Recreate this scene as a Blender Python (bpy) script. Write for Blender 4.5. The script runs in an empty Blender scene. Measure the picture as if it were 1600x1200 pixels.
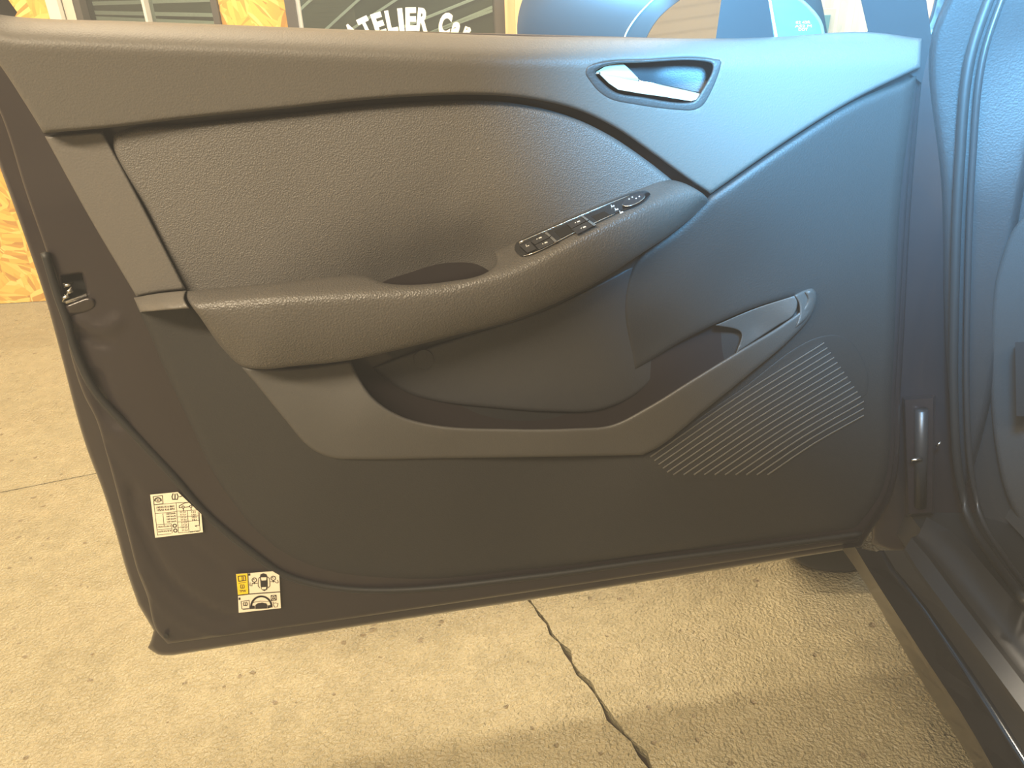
import bpy, math, random
import numpy as np
from mathutils import Vector, Matrix
from mathutils.geometry import delaunay_2d_cdt

random.seed(7)
rng = np.random.default_rng(7)
SC = bpy.context.scene
COL = SC.collection

# ------------------------------------------------------------------ camera
H_CAM, PITCH, ROLL, FOC = 1.08, math.radians(28), math.radians(2.0), 1200.0
cF = np.array([0, math.cos(PITCH), -math.sin(PITCH)])
_R0 = np.array([1.0, 0, 0]); _U0 = np.array([0, math.sin(PITCH), math.cos(PITCH)])
cR = math.cos(ROLL) * _R0 - math.sin(ROLL) * _U0
cU = math.sin(ROLL) * _R0 + math.cos(ROLL) * _U0
cC = np.array([0, 0, H_CAM])
cam = bpy.data.cameras.new('camera'); cam.sensor_fit = 'HORIZONTAL'; cam.sensor_width = 36.0
cam.lens = 36.0 * FOC / 1600.0; cam.clip_start = 0.02; cam.clip_end = 60
cam_o = bpy.data.objects.new('camera', cam); COL.objects.link(cam_o)
cam_o.matrix_world = Matrix(((cR[0], cU[0], -cF[0], cC[0]), (cR[1], cU[1], -cF[1], cC[1]),
                             (cR[2], cU[2], -cF[2], cC[2]), (0, 0, 0, 1)))
SC.camera = cam_o

# ------------------------------------------------------------------ world, light, exposure
SC.view_settings.view_transform = 'Standard'; SC.view_settings.look = 'None'
SC.view_settings.exposure = 0.0; SC.view_settings.gamma = 1.0
SC.view_settings.use_curve_mapping = False
world = bpy.data.worlds.new('workshop_air'); SC.world = world; world.use_nodes = True
wn = world.node_tree.nodes; wl = world.node_tree.links
bg = wn['Background']; bg.inputs['Color'].default_value = (1.0, 0.85, 0.62, 1); bg.inputs['Strength'].default_value = 0.05
HAZE = 0.042                                     # thin even scatter added to imitate a veil of lens glare
vs = wn.new('ShaderNodeVolumeScatter'); vs.inputs['Color'].default_value = (1, 1, 1, 1)
vs.inputs['Density'].default_value = HAZE; vs.inputs['Anisotropy'].default_value = 0.0
wl.new(vs.outputs[0], wn['World Output'].inputs['Volume'])
try:
    SC.cycles.use_denoising = True
    SC.cycles.max_bounces = 8; SC.cycles.volume_bounces = 0
    SC.cycles.sample_clamp_indirect = 4.0
except Exception:
    pass

def area(name, loc, target, size, size_y, power, color):
    l = bpy.data.lights.new(name, 'AREA'); l.shape = 'RECTANGLE'; l.size = size; l.size_y = size_y
    l.energy = power; l.color = color
    o = bpy.data.objects.new(name, l); COL.objects.link(o); o.location = loc
    o.rotation_euler = (Vector(target) - Vector(loc)).to_track_quat('-Z', 'Y').to_euler()
    return o
WARM = (1.0, 0.82, 0.57)
area('workshop_tube_light', (-1.6, 1.9, 3.3), (-1.6, 1.9, 0), 2.6, 0.25, 165, WARM)
area('workshop_tube_light', (-1.3, -1.3, 2.6), (-0.9, 0.8, 0.7), 2.6, 0.25, 235, WARM)
area('work_lamp', (0.55, 2.62, 1.42), (0.25, 1.12, 0.0), 0.5, 0.3, 34, (1.0, 0.76, 0.42))
area('workshop_tube_light', (1.8, 2.3, 3.3), (1.8, 2.6, 0.6), 1.6, 0.25, 190, (1.0, 0.88, 0.70))  # added to brighten the corrugated wall; no tube seen there
area('back_room_fill', (-0.6, 3.9, 2.6), (-0.6, 4.3, 1.0), 2.0, 0.3, 60, (1.0, 0.95, 0.8))  # added fill for the dark room behind the panes, no lamp seen
# added blue spot imitating lens glare; unseen source above and right of the hinge
pl = bpy.data.lights.new('blue_glare_spot', 'SPOT'); pl.energy = 265.0; pl.color = (0.16, 0.55, 1.0); pl.shadow_soft_size = 0.05
pl.spot_size = math.radians(112); pl.spot_blend = 1.0
plo = bpy.data.objects.new('blue_glare_spot', pl); COL.objects.link(plo)
plo.location = (0.23, 0.34, 1.15)
plo.rotation_euler = (Vector((0.53, 0.95, 1.16)) - plo.location).to_track_quat('-Z', 'Y').to_euler()

# ------------------------------------------------------------------ survey helpers
def ray(px, py):
    return cF + (px - 800.0) / FOC * cR + (600.0 - py) / FOC * cU
def hit(px, py, p0, n):
    d = ray(px, py); t = np.dot(np.asarray(p0) - cC, n) / np.dot(d, n)
    return cC + t * d
YAW = math.radians(9.1)
dU = np.array([math.cos(YAW), math.sin(YAW), 0]); dN = np.array([math.sin(YAW), -math.cos(YAW), 0])
DP0 = np.array([0, 0.86, 0])
def D(px, py, w):                                # point of the door, w mm proud of its inner sheet
    return hit(px, py, DP0 + dN * (w / 1000.0), dN)
def Darr(P, w):
    d = cF[None] + ((P[:, 0] - 800) / FOC)[:, None] * cR[None] + ((600 - P[:, 1]) / FOC)[:, None] * cU[None]
    p0n = np.dot(DP0 - cC, dN) + w / 1000.0
    return cC[None] + (p0n / (d @ dN))[:, None] * d
def Z(px, py, z): return hit(px, py, (0, 0, z), np.array([0, 0, 1.0]))
def Y(px, py, y): return hit(px, py, (0, y, 0), np.array([0, 1.0, 0]))
def X(px, py, x): return hit(px, py, (x, 0, 0), np.array([1.0, 0, 0]))

# ------------------------------------------------------------------ objects
ROOTS = {}
def props(o, label=None, cat=None, group=None, kind=None):
    if label: o['label'] = label
    if cat: o['category'] = cat
    if group: o['group'] = group
    if kind: o['kind'] = kind
    return o
def empty(name, loc, label, cat, group=None):
    o = bpy.data.objects.new(name, None); COL.objects.link(o); o.location = loc; o.empty_display_size = 0.05
    ROOTS[o.name] = np.array(loc, float)
    return props(o, label, cat, group)
def base_of(parent):
    while parent is not None and parent.parent is not None: parent = parent.parent
    if parent is None: return np.zeros(3)
    return ROOTS.get(parent.name, np.array(parent.location))
def mesh(name, verts, faces, mat, parent=None, smooth=False, label=None, flip_to=None):
    if parent is not None and parent.parent is not None and parent.parent.parent is not None: parent = parent.parent
    V = np.asarray(verts, float) - base_of(parent)[None]
    me = bpy.data.meshes.new(name)
    me.from_pydata([tuple(v) for v in V], [], [tuple(int(i) for i in f) for f in faces])
    me.update()
    if smooth:
        me.polygons.foreach_set('use_smooth', [True] * len(me.polygons))
    if isinstance(mat, (list, tuple)):
        for m in mat: me.materials.append(m)
    else:
        me.materials.append(mat)
    o = bpy.data.objects.new(name, me); COL.objects.link(o)
    if parent is not None: o.parent = parent
    if label: o['label'] = label
    return o

class MB:                                        # collects pieces into one mesh
    def __init__(s): s.v = []; s.f = []; s.m = []
    def add(s, verts, faces, m=0):
        b = len(s.v); s.v += [np.asarray(v, float) for v in verts]
        s.f += [tuple(b + i for i in f) for f in faces]; s.m += [m] * len(faces)
        return s
    def hexa(s, a, b, m=0):                      # two matching rings -> closed prism
        n = len(a); vs_ = list(a) + list(b)
        fs = [tuple(range(n))[::-1], tuple(range(n, 2 * n))]
        fs += [(i, (i + 1) % n, n + (i + 1) % n, n + i) for i in range(n)]
        return s.add(vs_, fs, m)
    def box(s, lo, hi, m=0):
        x0, y0, z0 = lo; x1, y1, z1 = hi
        return s.hexa([(x0, y0, z0), (x1, y0, z0), (x1, y1, z0), (x0, y1, z0)],
                      [(x0, y0, z1), (x1, y0, z1), (x1, y1, z1), (x0, y1, z1)], m)
    def tube(s, pts, r, k=8, m=0, closed=False):
        P = [np.asarray(p, float) for p in pts]; n = len(P); rings = []
        up = np.array([0.123, 0.3, 0.95])
        for i in range(n):
            a = P[(i - 1) % n] if closed else P[max(i - 1, 0)]
            b = P[(i + 1) % n] if closed else P[min(i + 1, n - 1)]
            t = b - a; t = t / (np.linalg.norm(t) + 1e-9)
            u = np.cross(t, up); u /= np.linalg.norm(u) + 1e-9; v = np.cross(t, u)
            rr = r[i] if hasattr(r, '__len__') else r
            rings.append([P[i] + rr * (math.cos(2 * math.pi * j / k) * u + math.sin(2 * math.pi * j / k) * v) for j in range(k)])
        vs_ = [p for R_ in rings for p in R_]; fs = []
        for i in range(n if closed else n - 1):
            a, b = i * k, ((i + 1) % n) * k
            fs += [(a + j, a + (j + 1) % k, b + (j + 1) % k, b + j) for j in range(k)]
        if not closed: fs += [tuple(range(k))[::-1], tuple(range((n - 1) * k, n * k))]
        return s.add(vs_, fs, m)
    def build(s, name, mat, parent=None, smooth=False, label=None):
        o = mesh(name, s.v, s.f, mat, parent, smooth, label)
        import bmesh
        bm = bmesh.new(); bm.from_mesh(o.data); bmesh.ops.recalc_face_normals(bm, faces=bm.faces); bm.to_mesh(o.data); bm.free()
        if isinstance(mat, (list, tuple)): o.data.polygons.foreach_set('material_index', s.m)
        return o

def curve(pts, step=6.0, closed=False):          # Catmull-Rom through pts; (x, y, 1) marks a corner
    P = [np.array(p[:2], float) for p in pts]; corner = [len(p) > 2 and bool(p[2]) for p in pts]
    n = len(P); out = []
    for i in range(n if closed else n - 1):
        p1, p2 = P[i], P[(i + 1) % n]
        p0 = P[(i - 1) % n] if (closed or i > 0) else 2 * p1 - p2
        p3 = P[(i + 2) % n] if (closed or i + 2 < n) else 2 * p2 - p1
        if corner[i]: p0 = 2 * p1 - p2
        if corner[(i + 1) % n]: p3 = 2 * p2 - p1
        L = np.linalg.norm(p2 - p1); k = max(1, int(round(L / step)))
        # centripetal-like tangents scaled by segment lengths
        d01 = np.linalg.norm(p1 - p0) + 1e-6; d23 = np.linalg.norm(p3 - p2) + 1e-6
        m1 = ((p1 - p0) / d01 * L + (p2 - p1)) * .5; m2 = ((p2 - p1) + (p3 - p2) / d23 * L) * .5
        for j in range(k):
            t = j / k
            h00 = 2 * t**3 - 3 * t**2 + 1; h10 = t**3 - 2 * t**2 + t; h01 = -2 * t**3 + 3 * t**2; h11 = t**3 - t**2
            out.append(h00 * p1 + h10 * m1 + h01 * p2 + h11 * m2)
    if not closed: out.append(P[-1])
    return np.array(out)

class TPS:
    def __init__(s, ctrl):
        c = np.array(ctrl, float); s.p = c[:, :2] / 100.0; n = len(c)
        if n < 3: s.k = None; s.c0 = c[:, 2].mean(); return
        s.k = 1; d = np.linalg.norm(s.p[:, None] - s.p[None], axis=2)
        K = np.where(d > 1e-9, d**2 * np.log(d + 1e-12), 0) + np.eye(n) * 0.02
        P = np.hstack([np.ones((n, 1)), s.p]); A = np.zeros((n + 3, n + 3)); A[:n, :n] = K; A[:n, n:] = P; A[n:, :n] = P.T
        b = np.zeros(n + 3); b[:n] = c[:, 2]; s.w = np.linalg.lstsq(A, b, rcond=None)[0]
    def __call__(s, Q):
        Q = np.asarray(Q, float)
        if s.k is None: return np.full(len(Q), s.c0)
        q = Q / 100.0; d = np.linalg.norm(q[:, None] - s.p[None], axis=2)
        K = np.where(d > 1e-9, d**2 * np.log(d + 1e-12), 0)
        return K @ s.w[:-3] + s.w[-3] + q @ s.w[-2:]
def inside(Q, poly):
    x, y = Q[:, 0], Q[:, 1]; r = np.zeros(len(Q), bool); n = len(poly)
    for i in range(n):
        x1, y1 = poly[i]; x2, y2 = poly[(i + 1) % n]
        if y1 == y2: continue
        c = ((y1 > y) != (y2 > y)) & (x < (x2 - x1) * (y - y1) / (y2 - y1) + x1); r ^= c
    return r
def dist(Q, poly):
    A = poly; B = np.roll(poly, -1, axis=0); best = np.full(len(Q), 1e9)
    for i in range(len(A)):
        ab = B[i] - A[i]; L = ab @ ab
        if L < 1e-12: continue
        t = np.clip(((Q - A[i]) @ ab) / L, 0, 1); e = Q - (A[i] + t[:, None] * ab)
        best = np.minimum(best, e[:, 0]**2 + e[:, 1]**2)
    return np.sqrt(best)

def relief(name, outline, ctrl, mat, parent, rnd=(6, 5), back=None, step=9, holes=(), edge=None, label=None, place=None, extra=None, hrnd=None):
    """a moulded sheet: outline on the door, depth field through control points, rolled edge, returned rim"""
    place = place or Darr
    es = edge or max(3.0, step * 0.6)
    poly = curve(outline, es, True); field = ctrl if callable(ctrl) else TPS(ctrl)
    hp = [curve(h, es, True) for h in holes]
    r, dep = rnd
    lo = poly.min(0); hi = poly.max(0)
    gx, gy = np.meshgrid(np.arange(lo[0], hi[0], step), np.arange(lo[1], hi[1], step))
    gx = gx + (np.arange(gx.shape[0]) % 2)[:, None] * step * .5
    G = np.stack([gx.ravel(), gy.ravel()], 1); G = G[inside(G, poly)]
    dm = dist(G, poly)
    for h in hp: G = G[~inside(G, h)]; dm = np.minimum(dist(G, poly), dist(G, h))
    G = G[dm > max(r, es * .6)] if r > 0 else G[dm > es * .6]
    pts = [poly] + hp; rings = []
    if r > 0:
        for loop in [poly] + hp:
            T = np.roll(loop, -1, 0) - np.roll(loop, 1, 0); T /= np.linalg.norm(T, axis=1)[:, None] + 1e-9
            Nn = np.stack([-T[:, 1], T[:, 0]], 1)
            for f in (0.12, 0.35, 0.7, 1.0):
                for sg in (1, -1):
                    q = loop + sg * Nn * r * f; q = q[inside(q, poly)]
                    if not len(q): continue
                    dd = dist(q, poly)
                    for h in hp: dd = np.minimum(dd, dist(q, h)); 
                    ok = dd > r * f * 0.97
                    for h in hp: ok &= ~inside(q, h)
                    rings.append(q[ok])
    allp = np.vstack(pts + rings + [G]); b0 = 0; edges = []
    for loop in pts:
        n = len(loop); edges += [(b0 + i, b0 + (i + 1) % n) for i in range(n)]; b0 += n
    res = delaunay_2d_cdt([Vector(p) for p in allp], edges, [], 0, 1e-4)
    V2 = np.array([tuple(v) for v in res[0]]); F = [list(f) for f in res[2]]
    cen = np.array([V2[f].mean(0) for f in F]); ok = inside(cen, poly)
    for h in hp: ok &= ~inside(cen, h)
    F = [f for f, k in zip(F, ok) if k]
    w = field(V2); dd = dist(V2, poly)
    if hrnd is None:
        for h in hp: dd = np.minimum(dd, dist(V2, h))
    else:
        for h in hp: q = np.clip(1 - dist(V2, h) / hrnd[0], 0, 1); w = w - hrnd[1] * (1 - np.sqrt(np.clip(1 - q * q, 0, 1)))
    if r > 0:
        q = np.clip(1 - dd / r, 0, 1); w = w - dep * (1 - np.sqrt(np.clip(1 - q * q, 0, 1)))
    if extra: w = w + extra(V2)
    V3 = place(V2, w); FF = []
    for f in F:
        a, b, c = V3[f[0]], V3[f[1]], V3[f[2]]
        nn = np.cross(b - a, c - a); FF.append(f if nn @ (cC - a) > 0 else f[::-1])
    nfront = len(FF); allV = [V3]
    nb = len(V3)
    for li, loop in enumerate(pts):
        wl_ = field(loop) - ((hrnd[1] if (li and hrnd) else dep) if r > 0 else 0)
        if extra: wl_ = wl_ + extra(loop)
        wb = np.full(len(loop), back) if back is not None else wl_ - 12
        wb = np.minimum(wb, wl_ - 0.3)
        allV += [place(loop, wl_), place(loop, wb)]; n = len(loop)
        FF += [(nb + i, nb + (i + 1) % n, nb + n + (i + 1) % n, nb + n + i) for i in range(n)]; nb += 2 * n
    o = mesh(name, np.vstack(allV), FF, mat, parent, True, label)
    return o, field

def plate(name, poly, wf, wb, mat, parent, place=D, smooth=False, label=None):
    mb = MB(); f_ = wf if callable(wf) else (lambda q: wf); b_ = wb if callable(wb) else (lambda q: wb)
    mb.hexa([place(p[0], p[1], f_(p)) for p in poly], [place(p[0], p[1], b_(p)) for p in poly])
    return mb.build(name, mat, parent, smooth, label)

def loft(name, rows, mat, parent, n=40, smooth=True, label=None):   # rows of 3-D polylines, resampled
    V = []; 
    for r_ in rows:
        r_ = np.asarray(r_, float); s_ = np.r_[0, np.cumsum(np.linalg.norm(np.diff(r_, axis=0), axis=1))]; s_ /= s_[-1]
        t = np.linspace(0, 1, n); V.append(np.stack([np.interp(t, s_, r_[:, k]) for k in range(3)], 1))
    F = []
    for i in range(len(rows) - 1):
        F += [(i * n + j, i * n + j + 1, (i + 1) * n + j + 1, (i + 1) * n + j) for j in range(n - 1)]
    return mesh(name, np.vstack(V), F, mat, parent, smooth, label)

# ------------------------------------------------------------------ materials
def mat(name, color, rough=0.5, metal=0.0, spec=0.5, coat=0.0, sheen=0.0):
    m = bpy.data.materials.new(name); m.use_nodes = True
    b = m.node_tree.nodes['Principled BSDF']
    b.inputs['Base Color'].default_value = (*color, 1); b.inputs['Roughness'].default_value = rough
    b.inputs['Metallic'].default_value = metal; b.inputs['Specular IOR Level'].default_value = spec
    b.inputs['Coat Weight'].default_value = coat
    if sheen: b.inputs['Sheen Weight'].default_value = sheen
    return m
def N(m, t): return m.node_tree.nodes.new(t)
def L(m, a, b): m.node_tree.links.new(a, b)
def bsdf(m): return m.node_tree.nodes['Principled BSDF']
def coords(m, scale=(1, 1, 1), rot=(0, 0, 0)):
    tc = N(m, 'ShaderNodeTexCoord'); mp = N(m, 'ShaderNodeMapping')
    mp.inputs['Scale'].default_value = scale; mp.inputs['Rotation'].default_value = rot
    L(m, tc.outputs['Object'], mp.inputs['Vector']); return mp.outputs[0]
def noise(m, vec, scale, detail=3, rough=0.5, dist_=0.0):
    n = N(m, 'ShaderNodeTexNoise'); n.inputs['Scale'].default_value = scale; n.inputs['Detail'].default_value = detail
    n.inputs['Roughness'].default_value = rough; n.inputs['Distortion'].default_value = dist_
    L(m, vec, n.inputs['Vector']); return n.outputs['Fac']
def ramp(m, fac, stops):
    r = N(m, 'ShaderNodeValToRGB'); e = r.color_ramp.elements
    while len(e) > 1: e.remove(e[-1])
    e[0].position = stops[0][0]; e[0].color = (*stops[0][1], 1)
    for p, c in stops[1:]:
        k = e.new(p); k.color = (*c, 1)
    L(m, fac, r.inputs[0]); return r.outputs[0]
def bump(m, h, strength, dist_=0.001, prev=None):
    b = N(m, 'ShaderNodeBump'); b.inputs['Strength'].default_value = strength; b.inputs['Distance'].default_value = dist_
    L(m, h, b.inputs['Height'])
    if prev is not None: L(m, prev, b.inputs['Normal'])
    return b.outputs[0]
def grained(name, color, rough, cell=420, strength=0.5, depth=0.0006, spec=0.5):
    m = mat(name, color, rough, spec=spec); v = coords(m)
    vo = N(m, 'ShaderNodeTexVoronoi'); vo.feature = 'F1'; vo.inputs['Scale'].default_value = cell
    nz = noise(m, v, cell * 0.5, 2)
    mx = N(m, 'ShaderNodeVectorMath'); mx.operation = 'MULTIPLY_ADD'
    mx.inputs[1].default_value = (0.0018,) * 3
    L(m, nz, mx.inputs[0]); L(m, v, mx.inputs[2]); L(m, mx.outputs[0], vo.inputs['Vector'])
    L(m, bump(m, vo.outputs['Distance'], strength, depth), bsdf(m).inputs['Normal'])
    return m

M = {}
M['belt'] = grained('belt_plastic', (0.098, 0.091, 0.081), 0.50, 560, 0.3, spec=0.35)
M['insert'] = grained('insert_leatherette', (0.100, 0.093, 0.085), 0.52, 640, 0.7, 0.0008)
M['arm'] = grained('armrest_leatherette', (0.075, 0.069, 0.062), 0.40, 520, 0.6, 0.0008)
M['arm_top'] = grained('armrest_plastic', (0.10, 0.092, 0.082), 0.42, 500, 0.3)
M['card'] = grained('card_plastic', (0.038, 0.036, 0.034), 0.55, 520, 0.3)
M['card_low'] = grained('lower_card_shade_plastic', (0.0185, 0.0175, 0.0165), 0.60, 520, 0.3)  # darker than the upper trim: shade on the lower card put into the colour
M['trim'] = grained('pocket_trim_plastic', (0.060, 0.057, 0.053), 0.52, 560, 0.25)
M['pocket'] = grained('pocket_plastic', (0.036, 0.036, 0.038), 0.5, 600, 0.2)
M['pocket_shade'] = grained('pocket_shade_plastic', (0.018, 0.018, 0.019), 0.6, 600, 0.2)  # darker copy of the pocket plastic, deep shade painted in
M['rib'] = mat('grille_rib_highlight', (0.32, 0.31, 0.29), 0.35)  # pale colour paints the highlights along the rib edges
M['grille'] = mat('grille_field', (0.016, 0.016, 0.016), 0.6)
M['seal'] = mat('rubber_seal', (0.012, 0.012, 0.012), 0.55)
M['gloss'] = mat('gloss_black', (0.010, 0.010, 0.011), 0.12, spec=0.6, coat=0.5)
M['satin'] = mat('satin_black', (0.02, 0.02, 0.021), 0.38)
M['switch'] = mat('switch_black', (0.028, 0.028, 0.030), 0.35)
M['chrome'] = mat('satin_chrome', (0.86, 0.82, 0.74), 0.22, metal=1.0)
M['lever'] = mat('champagne_chrome', (0.90, 0.78, 0.62), 0.45, metal=0.75)
M['icon'] = mat('icon_white', (0.82, 0.80, 0.74), 0.5)
M['paint'] = mat('aubergine_paint', (0.026, 0.020, 0.021), 0.30, metal=0.25, coat=0.7)
M['paint_dull'] = mat('aubergine_paint_inner', (0.026, 0.0205, 0.021), 0.42, metal=0.25, coat=0.25)
M['housing'] = mat('mirror_veil_grey', (0.085, 0.085, 0.082), 0.5)  # dark housing lightened to grey, the glare veil put into its colour
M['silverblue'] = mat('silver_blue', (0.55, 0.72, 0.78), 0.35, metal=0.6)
M['steel'] = mat('bright_steel', (0.62, 0.60, 0.56), 0.25, metal=1.0)
M['dark'] = mat('dark_void', (0.004, 0.004, 0.004), 0.8)
M['sticker'] = mat('sticker_paper', (0.78, 0.70, 0.54), 0.45)
M['yellow'] = mat('sticker_yellow', (0.80, 0.56, 0.02), 0.45)
M['ink'] = mat('sticker_ink', (0.02, 0.016, 0.014), 0.6)
M['carpet'] = grained('carpet', (0.030, 0.030, 0.030), 0.95, 900, 0.5, 0.001)
M['dash'] = grained('dash_plastic', (0.020, 0.020, 0.021), 0.5, 400, 0.3)
M['tyre'] = mat('tyre_rubber', (0.014, 0.014, 0.014), 0.75)
M['rim'] = mat('wheel_rim', (0.30, 0.30, 0.31), 0.3, metal=1.0)
M['letter'] = mat('letter_white', (0.92, 0.94, 0.90), 0.5)
M['frame_dark'] = mat('window_frame_dark', (0.05, 0.045, 0.04), 0.5)
M['frame_pale'] = mat('pale_metal', (0.62, 0.60, 0.54), 0.45)
M['post'] = mat('post_wood', (0.58, 0.36, 0.17), 0.6)
m = M['post']; v = coords(m, (40, 40, 2)); L(m, ramp(m, noise(m, v, 1.0, 4), [(0.3, (0.62, 0.38, 0.18)), (0.7, (0.75, 0.55, 0.32))]), bsdf(m).inputs['Base Color'])
M['beyond'] = mat('back_room_wall', (0.11, 0.12, 0.09), 0.7)
M['beam_strip'] = mat('beam_strip_white', (0.78, 0.78, 0.70), 0.5)
M['corr'] = mat('corrugated_cream', (0.80, 0.76, 0.66), 0.45)
M['wallpaint'] = mat('wall_cream', (0.55, 0.50, 0.42), 0.8)
M['teal'] = mat('teal_glass', (0.10, 0.30, 0.38), 0.15)
# window glass: clear, thin
def glass(name, tint, rough=0.0, mixf=0.12):
    m = bpy.data.materials.new(name); m.use_nodes = True; nt = m.node_tree
    nt.nodes.remove(nt.nodes['Principled BSDF'])
    tr = nt.nodes.new('ShaderNodeBsdfTransparent'); tr.inputs[0].default_value = (*tint, 1)
    gl = nt.nodes.new('ShaderNodeBsdfGlossy'); gl.inputs['Roughness'].default_value = rough
    fr = nt.nodes.new('ShaderNodeFresnel'); fr.inputs[0].default_value = 1.5
    mx = nt.nodes.new('ShaderNodeMixShader'); out = nt.nodes['Material Output']
    nt.links.new(fr.outputs[0], mx.inputs[0]); nt.links.new(tr.outputs[0], mx.inputs[1]); nt.links.new(gl.outputs[0], mx.inputs[2])
    nt.links.new(mx.outputs[0], out.inputs[0]); return m
M['glass'] = glass('window_glass', (0.80, 0.86, 0.80))
M['carglass'] = glass('car_glass', (0.88, 0.95, 0.96))
M['mirror'] = mat('mirror_silver', (0.85, 0.88, 0.88), 0.03, metal=1.0)
# concrete
m = M['floor'] = mat('concrete', (0.5, 0.45, 0.36), 0.45, spec=0.5)
v = coords(m); n1 = noise(m, v, 2.2, 5, 0.55); n2 = noise(m, v, 24, 5, 0.6)
mxr = N(m, 'ShaderNodeMix'); mxr.data_type = 'RGBA'; mxr.inputs[0].default_value = 0.4
L(m, ramp(m, n1, [(0.3, (0.19, 0.165, 0.10)), (0.7, (0.31, 0.275, 0.18))]), mxr.inputs[6])
L(m, ramp(m, n2, [(0.3, (0.17, 0.148, 0.09)), (0.7, (0.33, 0.29, 0.19))]), mxr.inputs[7])
# pits
vo = N(m, 'ShaderNodeTexVoronoi'); vo.inputs['Scale'].default_value = 48; vo.inputs['Randomness'].default_value = 1.0
nzv = noise(m, v, 30, 2)
ad = N(m, 'ShaderNodeVectorMath'); ad.operation = 'MULTIPLY_ADD'; ad.inputs[1].default_value = (0.02,) * 3
L(m, nzv, ad.inputs[0]); L(m, v, ad.inputs[2]); L(m, ad.outputs[0], vo.inputs['Vector'])
wh = N(m, 'ShaderNodeTexWhiteNoise'); wh.noise_dimensions = '3D'; L(m, vo.outputs['Position'], wh.inputs['Vector'])
thr = N(m, 'ShaderNodeMath'); thr.operation = 'MULTIPLY'; thr.inputs[1].default_value = 0.30
pw = N(m, 'ShaderNodeMath'); pw.operation = 'POWER'; pw.inputs[1].default_value = 5.0
L(m, wh.outputs['Value'], pw.inputs[0]); L(m, pw.outputs[0], thr.inputs[0])
sb = N(m, 'ShaderNodeMath'); sb.operation = 'SUBTRACT'; L(m, vo.outputs['Distance'], sb.inputs[0]); L(m, thr.outputs[0], sb.inputs[1])
pit = N(m, 'ShaderNodeMapRange'); pit.inputs[1].default_value = -0.06; pit.inputs[2].default_value = 0.03; L(m, sb.outputs[0], pit.inputs[0])
mx2 = N(m, 'ShaderNodeMix'); mx2.data_type = 'RGBA'; mx2.inputs[6].default_value = (0.15, 0.12, 0.075, 1)
L(m, pit.outputs[0], mx2.inputs[0]); L(m, mxr.outputs[2], mx2.inputs[7]); L(m, mx2.outputs[2], bsdf(m).inputs['Base Color'])
b1 = bump(m, noise(m, v, 9, 4, 0.6), 0.35, 0.02)
b2 = bump(m, noise(m, v, 170, 2, 0.5), 1.0, 0.008, b1)
b3 = bump(m, pit.outputs[0], 0.5, 0.004, b2); L(m, b3, bsdf(m).inputs['Normal'])
L(m, ramp(m, noise(m, v, 5, 4), [(0.35, (0.22,) * 3), (0.65, (0.36,) * 3)]), bsdf(m).inputs['Roughness'])
M['joint'] = mat('joint_dirt', (0.05, 0.035, 0.02), 0.9)
# oriented strand board
m = M['osb'] = mat('osb', (0.7, 0.45, 0.12), 0.55); v = coords(m)
vo1 = N(m, 'ShaderNodeTexVoronoi'); vo1.inputs['Scale'].default_value = 13
L(m, v, vo1.inputs['Vector'])
sp = N(m, 'ShaderNodeSeparateColor'); L(m, vo1.outputs['Color'], sp.inputs[0])
ml = N(m, 'ShaderNodeMath'); ml.operation = 'MULTIPLY'; ml.inputs[1].default_value = 6.28; L(m, sp.outputs[0], ml.inputs[0])
vr = N(m, 'ShaderNodeVectorRotate'); vr.rotation_type = 'Y_AXIS'; L(m, v, vr.inputs['Vector']); L(m, ml.outputs[0], vr.inputs['Angle'])
mp = N(m, 'ShaderNodeMapping'); mp.inputs['Scale'].default_value = (14, 14, 75); L(m, vr.outputs[0], mp.inputs['Vector'])
vo2 = N(m, 'ShaderNodeTexVoronoi'); vo2.inputs['Scale'].default_value = 1.0; L(m, mp.outputs[0], vo2.inputs['Vector'])
sp2 = N(m, 'ShaderNodeSeparateColor'); L(m, vo2.outputs['Color'], sp2.inputs[0])
L(m, ramp(m, sp2.outputs[0], [(0.0, (0.42, 0.20, 0.025)), (0.35, (0.62, 0.35, 0.05)), (0.7, (0.72, 0.46, 0.08)), (1.0, (0.80, 0.58, 0.17))]), bsdf(m).inputs['Base Color'])
L(m, bump(m, sp2.outputs[1], 0.4, 0.002), bsdf(m).inputs['Normal'])

# ------------------------------------------------------------------ the workshop
def struct(o): o['kind'] = 'structure'; return o
RX0, RX1, RY0, RZ1 = -4.2, 3.6, -3.2, 3.6
# slabs: a joint running towards the viewer (ragged) and one across
def fl(px, py): return Z(px, py, 0)[:2]
c1, c2 = fl(830, 945), fl(1020, 1200); j1, j2 = fl(0, 770), fl(150, 740)
cd = (c2 - c1) / np.linalg.norm(c2 - c1); jd = (j2 - j1) / np.linalg.norm(j2 - j1)
A_ = np.stack([cd, -jd], 1); tt = np.linalg.solve(A_, j1 - c1); X0 = c1 + cd * tt[0]     # where the joints meet
fb = MB(); fb.box((RX0, RY0, -0.12), (RX1, 5.6, -0.018)); floor = struct(fb.build('floor', M['joint']))
def slab(poly):
    mb = MB(); mb.hexa([(p[0], p[1], -0.018) for p in poly], [(p[0], p[1], 0.0) for p in poly]); return mb.build('concrete_slab', M['floor'], floor)
def crack(p, q, n, amp, off):
    side = np.array([-(q - p)[1], (q - p)[0]]); side /= np.linalg.norm(side)
    r_ = np.random.default_rng(3); a = np.cumsum(r_.normal(0, 1, n + 1)); a -= np.linspace(a[0], a[-1], n + 1); a *= amp / (np.abs(a).max() + 1e-6)
    fine = np.random.default_rng(int(off * 1e5) + 900).normal(0, amp * 0.22, n + 1)
    return [p + (q - p) * i / n + side * (a[i] + fine[i] + off) for i in range(n + 1)]
nearp = X0 + cd * 3.6; farp = X0 - cd * 4.0
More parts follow.
